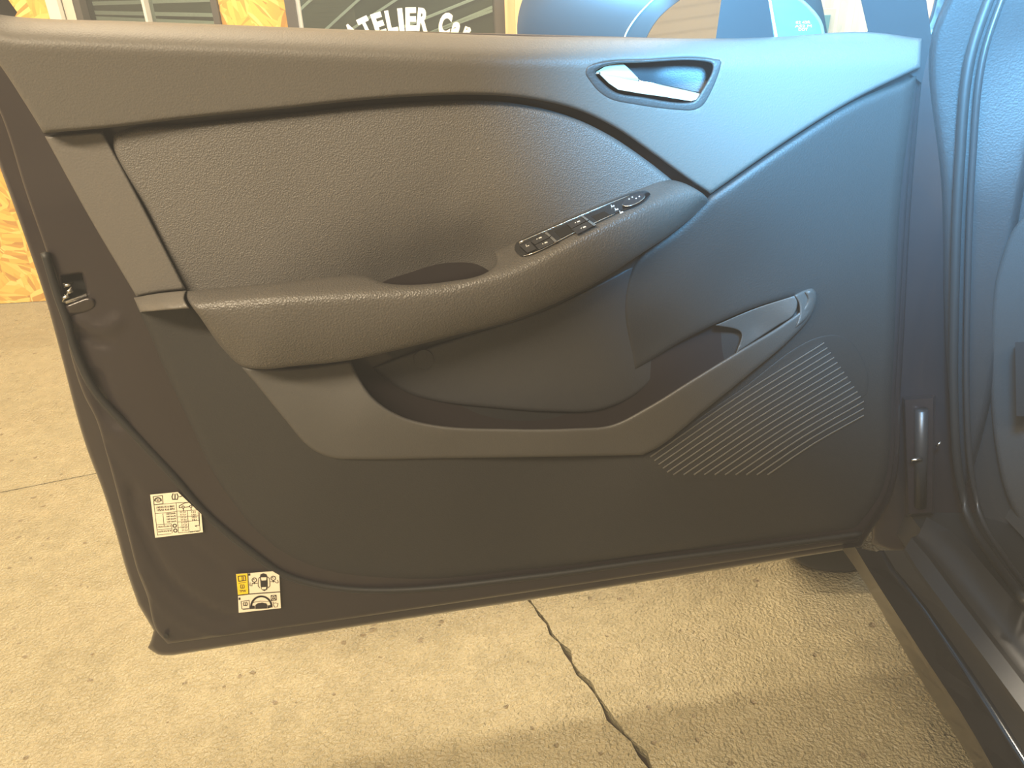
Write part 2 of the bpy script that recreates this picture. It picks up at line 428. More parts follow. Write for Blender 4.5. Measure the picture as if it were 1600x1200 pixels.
rg, lf = 0.0045, -0.0045
cr_r = crack(X0, nearp, 140, 0.012, 0.004); cr_l = crack(X0, nearp, 140, 0.012, -0.004)
xl = X0 - jd * 4.2; xr = X0 + jd * 4.2
g = 0.003; jn = np.array([-jd[1], jd[0]])
slab([X0 - jn * g - cd * -0.0] + cr_r[1:] + [nearp + jd * 4, xr - jn * g]) if False else None
S = np.sign(np.cross(np.append(cd, 0), np.append(jd, 0))[2])
right_line = cr_r if np.dot(cr_r[70] - (X0 + cd * 1.8), jd) > np.dot(cr_l[70] - (X0 + cd * 1.8), jd) else cr_l
left_line = cr_l if right_line is cr_r else cr_r
toward = cd * g
slab([p + toward * 0 for p in right_line] + [nearp + jd * 4.2, xr + cd * g])
slab([p for p in left_line] + [nearp - jd * 4.2, xl + cd * g])
slab([X0 - cd * g + jd * g, farp + jd * g, farp + jd * 4.2, xr - cd * g])
slab([X0 - cd * g - jd * g, farp - jd * g, farp - jd * 4.2, xl - cd * g])

# back wall: boards, two openings, posts
WYAW = math.radians(4.5)
w0 = Z(20, 474, 0); wN = np.array([math.sin(WYAW), -math.cos(WYAW), 0]); wU = np.array([math.cos(WYAW), math.sin(WYAW), 0])
def Wp(px, py, d=0.0): return hit(px, py, w0 + wN * d, wN)          # on the wall, d metres proud
def wu(px, py=20): return float(np.dot(Wp(px, py) - w0, wU))        # position along the wall of a sight line
def WW(u, z, d): p = w0 + wU * u + wN * d; return np.array([p[0], p[1], z])
def wbox(mb, u0, u1, z0, z1, d0, d1, m=0):
    return mb.hexa([WW(u0, z0, d0), WW(u1, z0, d0), WW(u1, z1, d0), WW(u0, z1, d0)], [WW(u0, z0, d1), WW(u1, z0, d1), WW(u1, z1, d1), WW(u0, z1, d1)], m)
uL = -1.6; uA0, uA1 = wu(122), wu(343); uB0, uB1 = wu(448), wu(788); uR = wu(1060); zlo, zhi = 0.72, 2.15
mb = MB()
for a, b in ((uL, uA0), (uA1, uB0), (uB1, uR)): wbox(mb, a, b, 0, RZ1, -0.12, -0.02)
for a, b in ((uA0, uA1), (uB0, uB1)): wbox(mb, a, b, 0, zlo, -0.12, -0.02); wbox(mb, a, b, zhi, RZ1, -0.12, -0.02)
wall_back = struct(mb.build('wall_back', M['wallpaint']))
def board(u0, u1, z0, z1):
    mb = MB(); wbox(mb, u0 + .002, u1 - .002, z0 + .002, z1 - .002, -0.02, 0.0); mb.build('strand_board', M['osb'], wall_back)
ub = wu(80)
for a, b in ((uL, uL + 1.0), (uL + 1.0, ub)): board(a, b, 0, 1.9); board(a, b, 1.9, RZ1)
for a, b in ((uA1, uB0),): board(a, b, 0, zhi); board(a, b, zhi, RZ1)
for a, b in ((uA0, uA1), (uB0, uB1)): board(a, b, 0, zlo); board(a, b, zhi, RZ1)
mb = MB(); wbox(mb, wu(86), wu(104), 0, 2.6, -0.02, 0.05); struct(mb.build('trim_1', M['frame_pale']))
mb = MB(); wbox(mb, wu(106), wu(121), 0, 2.6, -0.02, 0.02); struct(mb.build('trim_2', M['wallpaint']))
# window 1
def window(name, u0, u1, z0, z1, fw, mullions, fm, gm):
    r_ = MB(); wbox(r_, u0, u1, z0, z0 + .05, -0.10, 0.015); w_ = struct(r_.build(name, fm))
    for a, b, c, d in ((u0, u0 + fw, z0 + .05, z1 - .05), (u1 - fw, u1, z0 + .05, z1 - .05)):
        mb = MB(); wbox(mb, a, b, c, d, -0.09, 0.018); mb.build('frame_stile', fm, w_)
    mb = MB(); wbox(mb, u0, u1, z1 - .05, z1, -0.09, 0.015); mb.build('frame_rail', fm, w_)
    for a, b in mullions:
        mb = MB(); wbox(mb, a, b, z0 + .05, z1 - .05, -0.08, 0.01); mb.build('mullion', M['frame_pale'], w_)
    mb = MB(); wbox(mb, u0 + fw, u1 - fw, z0 + .05, z1 - .05, -0.045, -0.040); mb.build('glass_pane', gm, w_)
    return w_
win1 = window('window_1', uA0, uA1, zlo, zhi, 0.02, [(wu(226), wu(230))], M['frame_dark'], M['glass'])
win2 = window('window_2', uB0, uB1, zlo, zhi, 0.035, [], M['frame_dark'], M['glass'])
mb = MB(); wbox(mb, uB0 + .035, uB0 + .046, zlo + .05, zhi - .05, -0.03, 0.0); mb.build('glazing_bead', M['frame_pale'], win2)
# arched lettering on the glass of window 2
def text_mesh(s, bold=0.0):
    cu = bpy.data.curves.new('t', 'FONT'); cu.body = s; cu.size = 1.0; cu.offset = bold; cu.resolution_u = 4
    o = bpy.data.objects.new('t', cu); COL.objects.link(o); dg = bpy.context.evaluated_depsgraph_get(); dg.update()
    me = o.evaluated_get(dg).to_mesh(); V = np.array([v.co[:2] for v in me.vertices]).reshape(-1, 2); F = [tuple(p.vertices) for p in me.polygons]
    o.evaluated_get(dg).to_mesh_clear(); bpy.data.objects.remove(o); bpy.data.curves.remove(cu)
    return V, F
ACX, ACY, ARB = 645.0, 177.0, 131.0
def arc_letter(ch, cx, wpx, dy=0.0, cap=33.0, big=1.0):
    V, F = text_mesh(ch, 0.05); lo = V[:, 0].min(); hi = V[:, 0].max(); mid = (lo + hi) / 2; sx = wpx / (hi - lo); sy = cap / 0.70 * big
    a = math.asin((cx - ACX) / (ARB + cap / 2)); a0_ = a; a = a * (0.55 if (dy and cx > ACX) else 0.85); org_ = np.array([ACX, ACY + dy]) + np.array([math.sin(a0_), -math.cos(a0_)]) * ARB; er = np.array([math.sin(a), -math.cos(a)]); et = np.array([math.cos(a), math.sin(a)])
    front = []; back = []
    for x, y in V:
        p = org_ + er * (y * sy) + et * (x - mid) * sx
        front.append(Wp(p[0], p[1], -0.036)); back.append(Wp(p[0], p[1], -0.0395))
    n = len(V); mb = MB(); mb.add(front, F)
    cnt = {}
    for f in F:
        for i in range(len(f)): e = (f[i], f[(i + 1) % len(f)]); cnt[tuple(sorted(e))] = cnt.get(tuple(sorted(e)), 0) + 1
    mb.add(front + back, [(a_, b_, b_ + n, a_ + n) for (a_, b_), k in cnt.items() if k == 1])
    mb.build('letter', M['letter'], win2)
for ch, cx, wp, *dy in (('A', 551, 21, -9), ('T', 571, 18, -5), ('E', 591, 17, -2), ('L', 611, 16), ('I', 626, 8), ('E', 642, 17), ('R', 661, 18),
                   ('C', 698, 19, -1), ('a', 717, 14, -5), ('r', 734, 11, -8), ('r', 750, 11, -8)):
    arc_letter(ch, cx, wp, *dy)
# wooden post right of the lettered window
mb = MB(); wbox(mb, uB1, wu(803), 0, 2.6, -0.02, 0.03); struct(mb.build('trim_3', M['post']))
mb = MB(); wbox(mb, wu(803), wu(826), 0, 2.6, -0.02, 0.05); struct(mb.build('trim_4', M['post']))
# room behind the glass
mb = MB(); wbox(mb, uL, uR, 0, RZ1, -1.42, -1.32); beyond = struct(mb.build('wall_rear_room', M['beyond']))
def beam_strip(a, b, th=0.006, m='beam_strip'):
    p = hit(*a, w0 - wN * 1.30, wN); q = hit(*b, w0 - wN * 1.30, wN); t = (q - p) / np.linalg.norm(q - p)
    p = p - t * 0.25; q = q + t * 0.6; s_ = np.cross(t, wN) * th
    mb = MB(); mb.hexa([p - s_, p + s_, p + s_ + wN * .03, p - s_ + wN * .03], [q - s_, q + s_, q + s_ + wN * .03, q - s_ + wN * .03]); mb.build('beam_strip', M[m], beyond)
for a, b in (((516, 40), (560, 0)), ((470, 15), (486, 0)), ((585, 22), (618, 0)), ((660, 30), (735, 0)), ((735, 25), (795, 0)), ((690, 45), (780, 12))): beam_strip(a, b)  # pale strips stand for roof purlins reflected in the panes
for a, b in (((130, 6), (225, 3)), ((130, 19), (225, 21)), ((128, 27), (225, 31))): beam_strip(a, b, 0.008)
# corrugated cladding on the right part of the back wall and under the roof
def corrugated(name, p, q, z0, z1, pitch, amp):
    p = np.array(p); q = np.array(q); Ln = np.linalg.norm(q - p); t = (q - p) / Ln; nn = np.array([t[1], -t[0]]); k = int(Ln / pitch); V = []; F = []
    for i in range(k):
        for f, a in ((0, 0), (.30, 0), (.42, amp), (.88, amp)):
            s_ = (i + f) * pitch; c = p + t * s_ + nn * a; V += [(c[0], c[1], z0), (c[0], c[1], z1)]
    for i in range(len(V) // 2 - 1): F.append((2 * i, 2 * i + 2, 2 * i + 3, 2 * i + 1))
    return struct(mesh(name, V, F, M['corr']))
pr = WW(uR, 0, 0)[:2]
corrugated('wall_back_right', pr, (RX1, 2.9), 0, RZ1, 0.052, 0.012)
# small window in the cladding
mb = MB(); a, b = Y(1279, 14, 2.86), Y(1303, 14, 2.86); lo_z = a[2] - .35
mb.box((a[0], 2.84, lo_z), (b[0] + .0, 2.87, a[2])); win3 = struct(mb.build('window_3', M['frame_pale']))
mb = MB(); mb.box((a[0] - .10, 2.835, lo_z + .02), (b[0] - .018, 2.845, a[2] - .018)); mb.build('glass_pane', M['teal'], win3)
# remaining room shell
mb = MB(); mb.box((RX0 - .1, RY0, 0), (RX0, 5.6, RZ1)); struct(mb.build('wall_left', M['wallpaint']))
mb = MB(); mb.box((RX1, RY0, 0), (RX1 + .1, 5.6, RZ1)); struct(mb.build('wall_right', M['wallpaint']))
mb = MB(); mb.box((RX0, RY0 - .1, 0), (RX1, RY0, RZ1)); struct(mb.build('wall_front', M['corr']))
V = []; F = []
for i in range(41):
    z = RZ1 * i / 41
    for f, a in ((0, 0), (.1, .03), (.5, .03), (.6, 0)): V += [(RX0, RY0 + .002 + a, z + f * RZ1 / 41), (RX1, RY0 + .002 + a, z + f * RZ1 / 41)]
for i in range(len(V) // 2 - 1): F.append((2 * i, 2 * i + 1, 2 * i + 3, 2 * i + 2))
mesh('cladding', V, F, M['corr'], bpy.data.objects['wall_front'])
V = []; F = []
k = 64
for i in range(k + 1):
    x = RX0 + (RX1 - RX0) * i / k; z = RZ1 + (0.03 if i % 2 else 0.0); V += [(x, RY0, z), (x, 5.6, z)]
for i in range(k): F.append((2 * i, 2 * i + 1, 2 * i + 3, 2 * i + 2))
struct(mesh('ceiling', V, F, M['corr']))

# ------------------------------------------------------------------ THE DOOR
car = empty('car', (0.75, 0.6, 0.0), 'dark glossy car with its front door swung wide open over the concrete floor', 'car')
# outer skin (hem) and inner sheet
skin_out = [(-60, 90), (-30, 180), (0, 262), (38, 368), (72, 470), (98, 565), (120, 650), (137, 705), (160, 765), (181, 832), (197, 890), (216, 945, 1), (228, 965), (240, 985, 1), (236, 1000), (231, 1012, 1),
            (247, 1023), (270, 1024, 1), (480, 991), (700, 957), (900, 926), (1100, 894), (1345, 855, 1), (1395, 770), (1408, 600), (1425, 300), (1445, 78, 1), (1127, 78), (800, 74), (460, 62), (200, 52), (25, 44), (-70, 30, 1)]
shell_out = [(-60, 30, 1), (-40, 90), (5, 188), (38, 293), (74, 398), (96, 470), (107, 540), (130, 615), (150, 655), (166, 708), (183, 770), (201, 840), (214, 890), (230, 932), (244, 985), (262, 1006, 1), (480, 976), (700, 944), (900, 914), (1100, 884), (1340, 847, 1), (1388, 765), (1400, 600), (1418, 300), (1440, 70, 1)]
def groove_fn(lines):
    P = [(curve(l, 6), wd, dp) for l, wd, dp in lines]
    def f(Q):
        o = np.zeros(len(Q))
        for l, wd, dp in P:
            d = np.full(len(Q), 1e9)
            for i in range(len(l) - 1):
                ab = l[i + 1] - l[i]; t = np.clip(((Q - l[i]) @ ab) / (ab @ ab + 1e-9), 0, 1); e = Q - (l[i] + t[:, None] * ab); d = np.minimum(d, np.sqrt((e**2).sum(1)))
            o += dp * np.exp(-(d / wd)**2)
        return o
    return f
gr = groove_fn([([(206, 765), (215, 805), (232, 850), (258, 895), (300, 935), (350, 962), (375, 968)], 7, -5),
                ([(225, 900), (250, 945), (310, 985), (380, 995), (430, 992)], 5, 2.5),
                ([(165, 690), (205, 760), (300, 850), (350, 890)], 5, -2.0),
                ([(120, 500), (150, 520), (180, 505)], 12, 4), ([(120, 520), (165, 535)], 8, -5), ([(150, 590), (165, 640), (185, 660)], 10, -6)])
latch_hole = [(96, 432, 1), (128, 427, 1), (136, 458, 1), (102, 470, 1)]
door = relief('car_door', shell_out, [(0, 120, 2), (40, 250, 0), (110, 300, 6), (100, 560, -6), (170, 500, 6), (200, 600, 6), (190, 760, 0), (300, 780, 3), (350, 950, 0), (250, 980, -4), (700, 940, 0), (1340, 845, 0), (800, 400, 0), (1400, 300, 0)],
       M['paint_dull'], car, (5, 5), -14, 9, holes=[latch_hole], extra=gr, label='open dark aubergine door with black moulded inner trim')[0]
relief('outer_skin', skin_out, [(-60, 60, -34), (0, 262, -38), (98, 565, -36), (181, 832, -34), (240, 1010, -20), (700, 957, -16), (1345, 855, -16), (300, 500, -8), (800, 500, -8), (1300, 300, -8), (400, 900, -6), (1100, 850, -8)],
       M['paint'], door, (7, 6), -52, 16, edge=8)
# window frame: rear end, dividers and front post
plate('window_frame', [(-160, -330), (-130, -330), (8, -8), (16, 4), (27, 19), (22, 28), (-60, 25)], 14, -30, M['satin'], door)
sash = door
pil = plate('quarter_divider', [(1128, -330), (1180, -330), (1199, -10), (1210, 62), (1118, 64), (1127, 0)], 16, -26, M['satin'], door)
plate('front_post', [(1320, -330), (1420, -330), (1446, -10), (1456, 60), (1440, 130), (1352, 58), (1356, 48), (1345, 0)], 16, -26, M['satin'], door)
mb = MB(); mb.hexa([D(-160, -335, 14), D(1425, -335, 14), D(1425, -372, 14), D(-168, -380, 14)], [D(-160, -335, -30), D(1425, -335, -30), D(1425, -372, -30), D(-168, -380, -30)]); mb.build('window_frame_header', M['satin'], door)
plate('quarter_gap_strip', [(1199, -10), (1203, -10), (1215, 58), (1211, 59)], 17.5, 10, M['frame_pale'], door, label='thin pale strip for the bright gap along the quarter glass')  # pale strip stands for the bright gap beside the seal
qg = plate('quarter_glass', [(1150, -330), (1345, -330), (1350, 0), (1357, 52), (1208, 62), (1199, 0)], -6, -10, M['carglass'], door)
stamp = MB()
def pxtext(mb, s, org, xv, hv, w, place=D, bold=0.0, fit=None, m=0, th=0.25):
    V, F = text_mesh(s, bold); xv = np.array(xv, float); hv = np.array(hv, float)
    sc = (fit / (V[:, 0].max() - V[:, 0].min())) if fit else np.linalg.norm(hv) / 0.7
    ex = xv / np.linalg.norm(xv) * sc; ey = hv / 0.7
    P = [np.array(org) + ex * (x - V[:, 0].min()) + ey * y for x, y in V]
    mb.add([place(p[0], p[1], w) for p in P], F, m)
for t, y, wd in (('E2 43R', 32, 22), ('AS2 M', 38, 26), ('DOT', 43, 14)):
    pxtext(stamp, t, (1242 + (26 - wd) / 2, y + 5), (1, -.02), (0, -4), -5.5, fit=wd)
stamp.build('glass_stamp', M['icon'], qg)

# exterior mirror beyond the glass
def mpt(px, py, d): return hit(px, py, DP0 - dN * d, dN)
mh = [(812, 66), (808, 40), (816, 0), (850, -60), (940, -100), (1100, -110), (1230, -70), (1275, -20), (1289, 30), (1290, 70), (1200, 95), (900, 95)]
mhc = curve(mh, 14, True)
mb = MB(); nm = len(mhc); cen = mhc.mean(0); rings = []
for sc_, d in ((1.0, .22), (1.0, .27), (0.94, .32), (0.78, .36), (0.5, .385), (0.2, .39)):
    rings.append([mpt(*(cen + (p - cen) * sc_), d) for p in mhc])
mb = MB(); flat = [p for r_ in rings for p in r_]; F = []
for i in range(len(rings) - 1): F += [(i * nm + j, i * nm + (j + 1) % nm, (i + 1) * nm + (j + 1) % nm, (i + 1) * nm + j) for j in range(nm)]
F.append(tuple(range(nm))); F.append(tuple(range((len(rings) - 1) * nm, len(rings) * nm)))
mb.add(flat, F); mir = mb.build('mirror_housing', M['housing'], door, True)
arc = curve([(974, 75), (976, 58), (992, 30), (1022, -2), (1060, -30), (1120, -50)], 5)
mb = MB(); mb.tube([mpt(x, y, .218) for x, y in arc], 0.0012, 6); mb.build('mirror_bezel', M['frame_pale'], mir, True)
arc = curve([(1240, -8), (1262, 10), (1280, 32), (1286, 52), (1286, 70)], 5)
mb = MB(); mb.tube([mpt(x, y, .218) for x, y in arc], 0.0024, 6); mb.build('mirror_rim', M['frame_pale'], mir, True)
gl_ = curve([(1005, 80), (1011, 58), (1030, 28), (1066, -2), (1120, -30), (1180, -40, 1), (1180, 80, 1)], 6, True)
rd_ = ray(1065, 25); rd_ = rd_ / np.linalg.norm(rd_); gn = np.array([-.5, -.82, .28]); gn = gn / np.linalg.norm(gn) - rd_; gn /= np.linalg.norm(gn)
gp = mpt(1012, 58, .2165)
mb = MB(); f_ = [hit(p[0], p[1], gp, gn) for p in gl_]; b_ = [p - gn * .004 for p in f_]
mb.hexa(f_, b_); mb.build('mirror_glass', M['mirror'], mir)
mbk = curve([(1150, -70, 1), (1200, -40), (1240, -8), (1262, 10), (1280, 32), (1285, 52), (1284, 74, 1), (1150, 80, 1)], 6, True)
mb = MB(); mb.hexa([mpt(x, y, .2175) for x, y in mbk], [mpt(x, y, .2215) for x, y in mbk]); mb.build('sky_reflection_plate', M['silverblue'], mir)  # added blue plate standing for the sky reflected in the quarter glass
mb = MB(); mb.hexa([mpt(x, y, .24) for x, y in ((1120, 60), (1230, 60), (1240, 110), (1110, 110))], [mpt(x, y, 0.03) for x, y in ((1120, 62), (1230, 62), (1240, 112), (1110, 112))]); mb.build('mirror_foot', M['satin'], mir)

# rubber seal round the inner sheet
seal = curve([(70, 395), (88, 455), (104, 500), (117, 545), (150, 612), (200, 667), (270, 742), (320, 800), (400, 867), (440, 895), (500, 914), (600, 922), (830, 901), (1000, 878), (1200, 853), (1345, 834)], 8)
mb = MB(); mb.tube([D(x, y, 5) for x, y in seal], 0.0042, 8); mb.build('edge_seal', M['seal'], door, True)
mb = MB(); mb.tube([D(x - 3, y + 4, 3) for x, y in seal[6:]], 0.0020, 6); mb.build('seal_lip', M['satin'], door, True)
# latch
lt = plate('latch_plate', [(94, 430), (130, 425), (139, 462), (101, 474)], -16, -34, M['dark'], door)
mb = MB(); mb.tube([D(x, y, w) for x, y, w in ((107, 462, 6), (99, 465, 6), (98, 470, 6), (104, 472, 5), (136, 461, 3))], 0.0022, 8); mb.build('latch_claw', M['steel'], lt, True)
mb = MB(); mb.tube([D(x, y, w) for x, y, w in ((100, 446, 2), (112, 444, 2), (111, 454, 4), (106, 458, 4))], 0.0028, 8); mb.build('latch_pawl', M['steel'], lt, True)
relief('latch_bracket', [(101, 478, 1), (137, 464, 1), (148, 468), (150, 480), (138, 488), (106, 494, 1)], [(120, 478, 8), (145, 478, 6), (105, 490, 6)], M['paint'], door, (6, 5), -2, 5)
mb = MB(); c_ = D(259, 994, 3)
th = [2 * math.pi * i / 16 for i in range(16)]
mb.hexa([D(259 + 3.6 * math.cos(t), 994 + 3.6 * math.sin(t), 1.5) for t in th], [D(259 + 3.6 * math.cos(t), 994 + 3.6 * math.sin(t), -8) for t in th]); mb.build('drain_plug', M['seal'], door)

# --- lower trim card
pocket_hole = [(548, 563, 1), (562, 592), (584, 622), (622, 648), (680, 664), (800, 670), (900, 669), (955, 664), (1012, 636), (1080, 594), (1160, 545), (1236, 496), (1247, 470), (1240, 462, 1), (1180, 480), (1118, 506), (1060, 536), (1028, 556), (992, 578, 1), (980, 520), (976, 470), (984, 430), (1010, 385, 1), (900, 440), (700, 510)]
card_out = [(212, 478, 1), (232, 520), (255, 575), (292, 652), (330, 735), (366, 790), (405, 838), (450, 876), (520, 904), (600, 911), (830, 892), (1000, 868), (1200, 845), (1338, 829, 1), (1380, 760), (1394, 600), (1408, 300), (1432, 118, 1), (1330, 160), (1240, 215), (1112, 303, 1), (1050, 360), (900, 440), (700, 500), (545, 545), (390, 560), (330, 500), (300, 466, 1)]
card_ctrl = [(225, 490, 18), (300, 620, 20), (350, 740, 14), (450, 850, 8), (600, 880, 8), (830, 865, 8), (1200, 820, 8), (1330, 800, 8), (400, 650, 30), (480, 780, 27), (700, 780, 32), (1000, 760, 31), (1200, 700, 32),
             (1350, 600, 26), (1380, 300, 24), (1300, 250, 30), (1150, 320, 32), (1150, 430, 20), (1300, 440, 28), (350, 520, 26), (1080, 420, 20), (1075, 500, 16), (1120, 360, 26), (985, 430, 9), (980, 500, 8), (995, 570, 3), (1020, 480, 12), (1030, 540, 4)]
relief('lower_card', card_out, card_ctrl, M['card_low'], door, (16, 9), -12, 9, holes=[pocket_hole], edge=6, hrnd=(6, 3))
# pocket: recessed back
relief('pocket_back', [(535, 545, 1), (700, 490), (900, 420), (1060, 340), (1075, 420), (1060, 540, 1), (1245, 450, 1), (1262, 500), (1060, 640), (950, 690), (800, 690), (620, 670), (560, 610)],
       [(560, 580, 4), (700, 540, 9), (800, 600, 10), (900, 500, 8), (1000, 400, 8), (1000, 560, -4), (1050, 430, -6), (1050, 500, -6), (1060, 580, -6), (1150, 530, 0), (1230, 480, 12), (800, 680, -4), (640, 650, -2)], M['pocket_shade'], door, (0, 0), -8, 11)
# moulded liner panel with its seam, and the round plug
liner = relief('pocket_liner', [(580, 575, 1), (640, 552), (740, 520), (860, 480), (960, 430), (1040, 390), (1050, 480), (1045, 560), (1000, 612), (940, 640), (860, 643), (760, 636), (690, 628), (640, 615), (606, 595)],
       [(620, 590, 10), (740, 560, 14), (860, 600, 13), (900, 500, 12), (980, 450, 8), (1040, 450, -4), (1040, 550, -6), (985, 600, 2)], M['pocket'], door, (6, 4), 2, 10)[0]
mb = MB(); mb.hexa([D(662 + 15 * math.cos(t), 562 + 15 * math.sin(t), 14.6) for t in th], [D(662 + 15 * math.cos(t), 562 + 15 * math.sin(t), 6) for t in th])
mb.tube([D(662 + 15.5 * math.cos(t), 562 + 15.5 * math.sin(t), 13.6) for t in th], 0.0007, 6, closed=True); mb.build('round_plug', M['pocket'], door)
# pocket front / speaker trim: one long moulding
tr_out = [(378, 574, 1), (460, 574), (548, 563, 1), (562, 592), (584, 622), (622, 648), (680, 664), (800, 670), (900, 669), (955, 664), (1012, 636), (1080, 594), (1160, 545), (1225, 505), (1256, 480), (1262, 466), (1258, 456, 1), (1270, 452), (1276, 462), (1268, 492), (1235, 530), (1170, 585), (1100, 642), (1030, 698), (1004, 711, 1), (900, 713), (700, 716), (560, 718), (520, 716), (485, 700), (445, 655), (405, 606)]
relief('pocket_trim', tr_out, [(400, 585, 40), (540, 575, 44), (460, 640, 46), (560, 660, 56), (520, 705, 46), (700, 680, 60), (700, 710, 50), (900, 680, 60), (950, 705, 50), (1020, 650, 60), (1020, 690, 50), (1150, 570, 58), (1150, 595, 50), (1260, 470, 46), (1250, 500, 44)],
       M['trim'], door, (6, 5), 20, 8, edge=5)
# inner cheek at the upper end of the pocket, and end cap
relief('pocket_cheek', [(1118, 508, 1), (1180, 482), (1241, 462, 1), (1246, 472), (1240, 492), (1216, 508), (1160, 545), (1150, 552, 1), (1158, 520)], [(1120, 508, 22), (1240, 465, 40), (1160, 545, 16), (1235, 492, 40), (1180, 510, 14)], M['trim'], door, (2, 1.5), 2, 6)
relief('end_cap', [(1241, 461, 1), (1258, 453), (1270, 451), (1276, 460), (1272, 478), (1258, 500), (1243, 512, 1), (1249, 490), (1248, 474)], [(1245, 470, 44), (1270, 456, 38), (1255, 495, 46)], M['trim'], door, (4, 4), 20, 5)
# speaker grille: recessed field with thin ribs
gfield = TPS(card_ctrl)
g0, g1 = np.array([1012., 716.]), np.array([1292., 534.])
h0, h1 = np.array([1128., 744.]), np.array([1352., 600.])
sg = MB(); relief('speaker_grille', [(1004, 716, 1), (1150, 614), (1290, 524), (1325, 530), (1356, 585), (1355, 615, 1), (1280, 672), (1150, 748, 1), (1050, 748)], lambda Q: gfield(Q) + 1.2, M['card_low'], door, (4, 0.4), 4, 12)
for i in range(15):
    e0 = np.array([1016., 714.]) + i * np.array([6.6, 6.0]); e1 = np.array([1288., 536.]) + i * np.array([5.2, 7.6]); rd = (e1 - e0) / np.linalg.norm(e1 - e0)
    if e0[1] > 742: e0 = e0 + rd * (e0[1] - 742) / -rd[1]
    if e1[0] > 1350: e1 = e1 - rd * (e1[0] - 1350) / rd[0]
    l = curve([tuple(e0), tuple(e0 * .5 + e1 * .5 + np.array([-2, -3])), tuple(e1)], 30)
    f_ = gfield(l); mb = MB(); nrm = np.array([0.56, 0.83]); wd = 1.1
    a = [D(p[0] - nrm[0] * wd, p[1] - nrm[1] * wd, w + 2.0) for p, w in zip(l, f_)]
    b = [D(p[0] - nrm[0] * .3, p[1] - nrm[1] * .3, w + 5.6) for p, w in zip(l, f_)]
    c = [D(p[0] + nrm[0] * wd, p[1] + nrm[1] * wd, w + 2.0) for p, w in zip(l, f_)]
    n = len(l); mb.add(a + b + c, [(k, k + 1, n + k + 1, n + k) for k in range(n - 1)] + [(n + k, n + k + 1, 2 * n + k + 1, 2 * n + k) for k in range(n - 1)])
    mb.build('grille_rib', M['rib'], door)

# --- rear strip, insert, upper trim
relief('rear_strip', [(70, 213, 1), (112, 209), (160, 205, 1), (222, 320), (290, 452, 1), (252, 456), (213, 463, 1), (140, 340)], [(80, 215, 22), (160, 210, 26), (250, 450, 34), (150, 330, 26), (215, 458, 30)], M['arm_top'], door, (4, 4), 2, 8)
ins = [(178, 212), (190, 205), (300, 193), (450, 178), (560, 166), (660, 159), (750, 157), (815, 163), (890, 182), (950, 210), (1010, 250), (1056, 286, 1), (1045, 305), (900, 360), (800, 410), (770, 446), (600, 470), (296, 474, 1), (235, 340)]
insf = [(185, 215, 30), (300, 200, 34), (560, 175, 36), (750, 165, 36), (900, 190, 34), (1050, 285, 30), (290, 450, 26), (450, 330, 33), (700, 300, 32), (430, 440, 30), (600, 430, 10), (680, 420, 2), (750, 400, 6), (800, 370, 26), (900, 320, 30), (560, 400, 24), (640, 380, 22), (720, 350, 26)]
relief('insert_panel', ins, insf, M['insert'], door, (9, 10), 0, 8)
up = [(-70, 10, 1), (25, 26), (200, 33), (340, 38), (460, 43), (600, 48), (800, 56), (1000, 59), (1127, 60), (1205, 58), (1355, 50), (1440, 60, 1), (1438, 105, 1), (1330, 158), (1240, 213), (1110, 303, 1), (1082, 285), (1020, 240), (960, 199), (900, 171), (820, 153), (750, 148), (660, 150), (560, 157), (450, 169), (300, 184), (165, 200), (68, 208, 1), (35, 155), (0, 102), (-60, 30)]
upf = [(-30, 24, 30), (200, 35, 32), (460, 45, 34), (800, 58, 36), (1127, 62, 36), (1400, 60, 30), (-20, 62, 60), (200, 66, 62), (460, 74, 62), (800, 84, 60), (1127, 88, 54), (1400, 95, 40), (20, 105, 58), (200, 130, 62), (460, 130, 62), (800, 120, 58), (1000, 150, 52), (1200, 150, 46), (1350, 120, 40),
       (100, 200, 46), (300, 180, 50), (560, 155, 52), (750, 148, 52), (900, 170, 50), (1020, 235, 46), (1110, 295, 42), (1240, 205, 40), (1330, 150, 38)]
_tx, _ty = zip(*[(-70, 10), (25, 26), (200, 33), (460, 43), (800, 56), (1127, 60), (1440, 57)])
def upf_f(Q):
    x, y = Q[:, 0], Q[:, 1]; s_ = y - np.interp(x, _tx, _ty)
    t = np.clip(s_ / 46, 0, 1); t = 1 - (1 - t)**2.2
    amp = np.interp(x, [-70, 700, 1100, 1440], [34, 32, 22, 12]); fall = np.interp(x, [-70, 800, 1440], [12, 12, 8])
    return 30 + amp * t - fall * np.clip((s_ - 46) / 120, 0, 1.6)
relief('belt_trim', up, upf_f, M['belt'], door, (6, 7), 0, 8, holes=[[(925, 112), (934, 103), (955, 98), (1000, 96), (1112, 95), (1119, 99), (1100, 148), (1090, 162), (1078, 166), (1000, 157), (958, 149), (937, 133)]], edge=6)
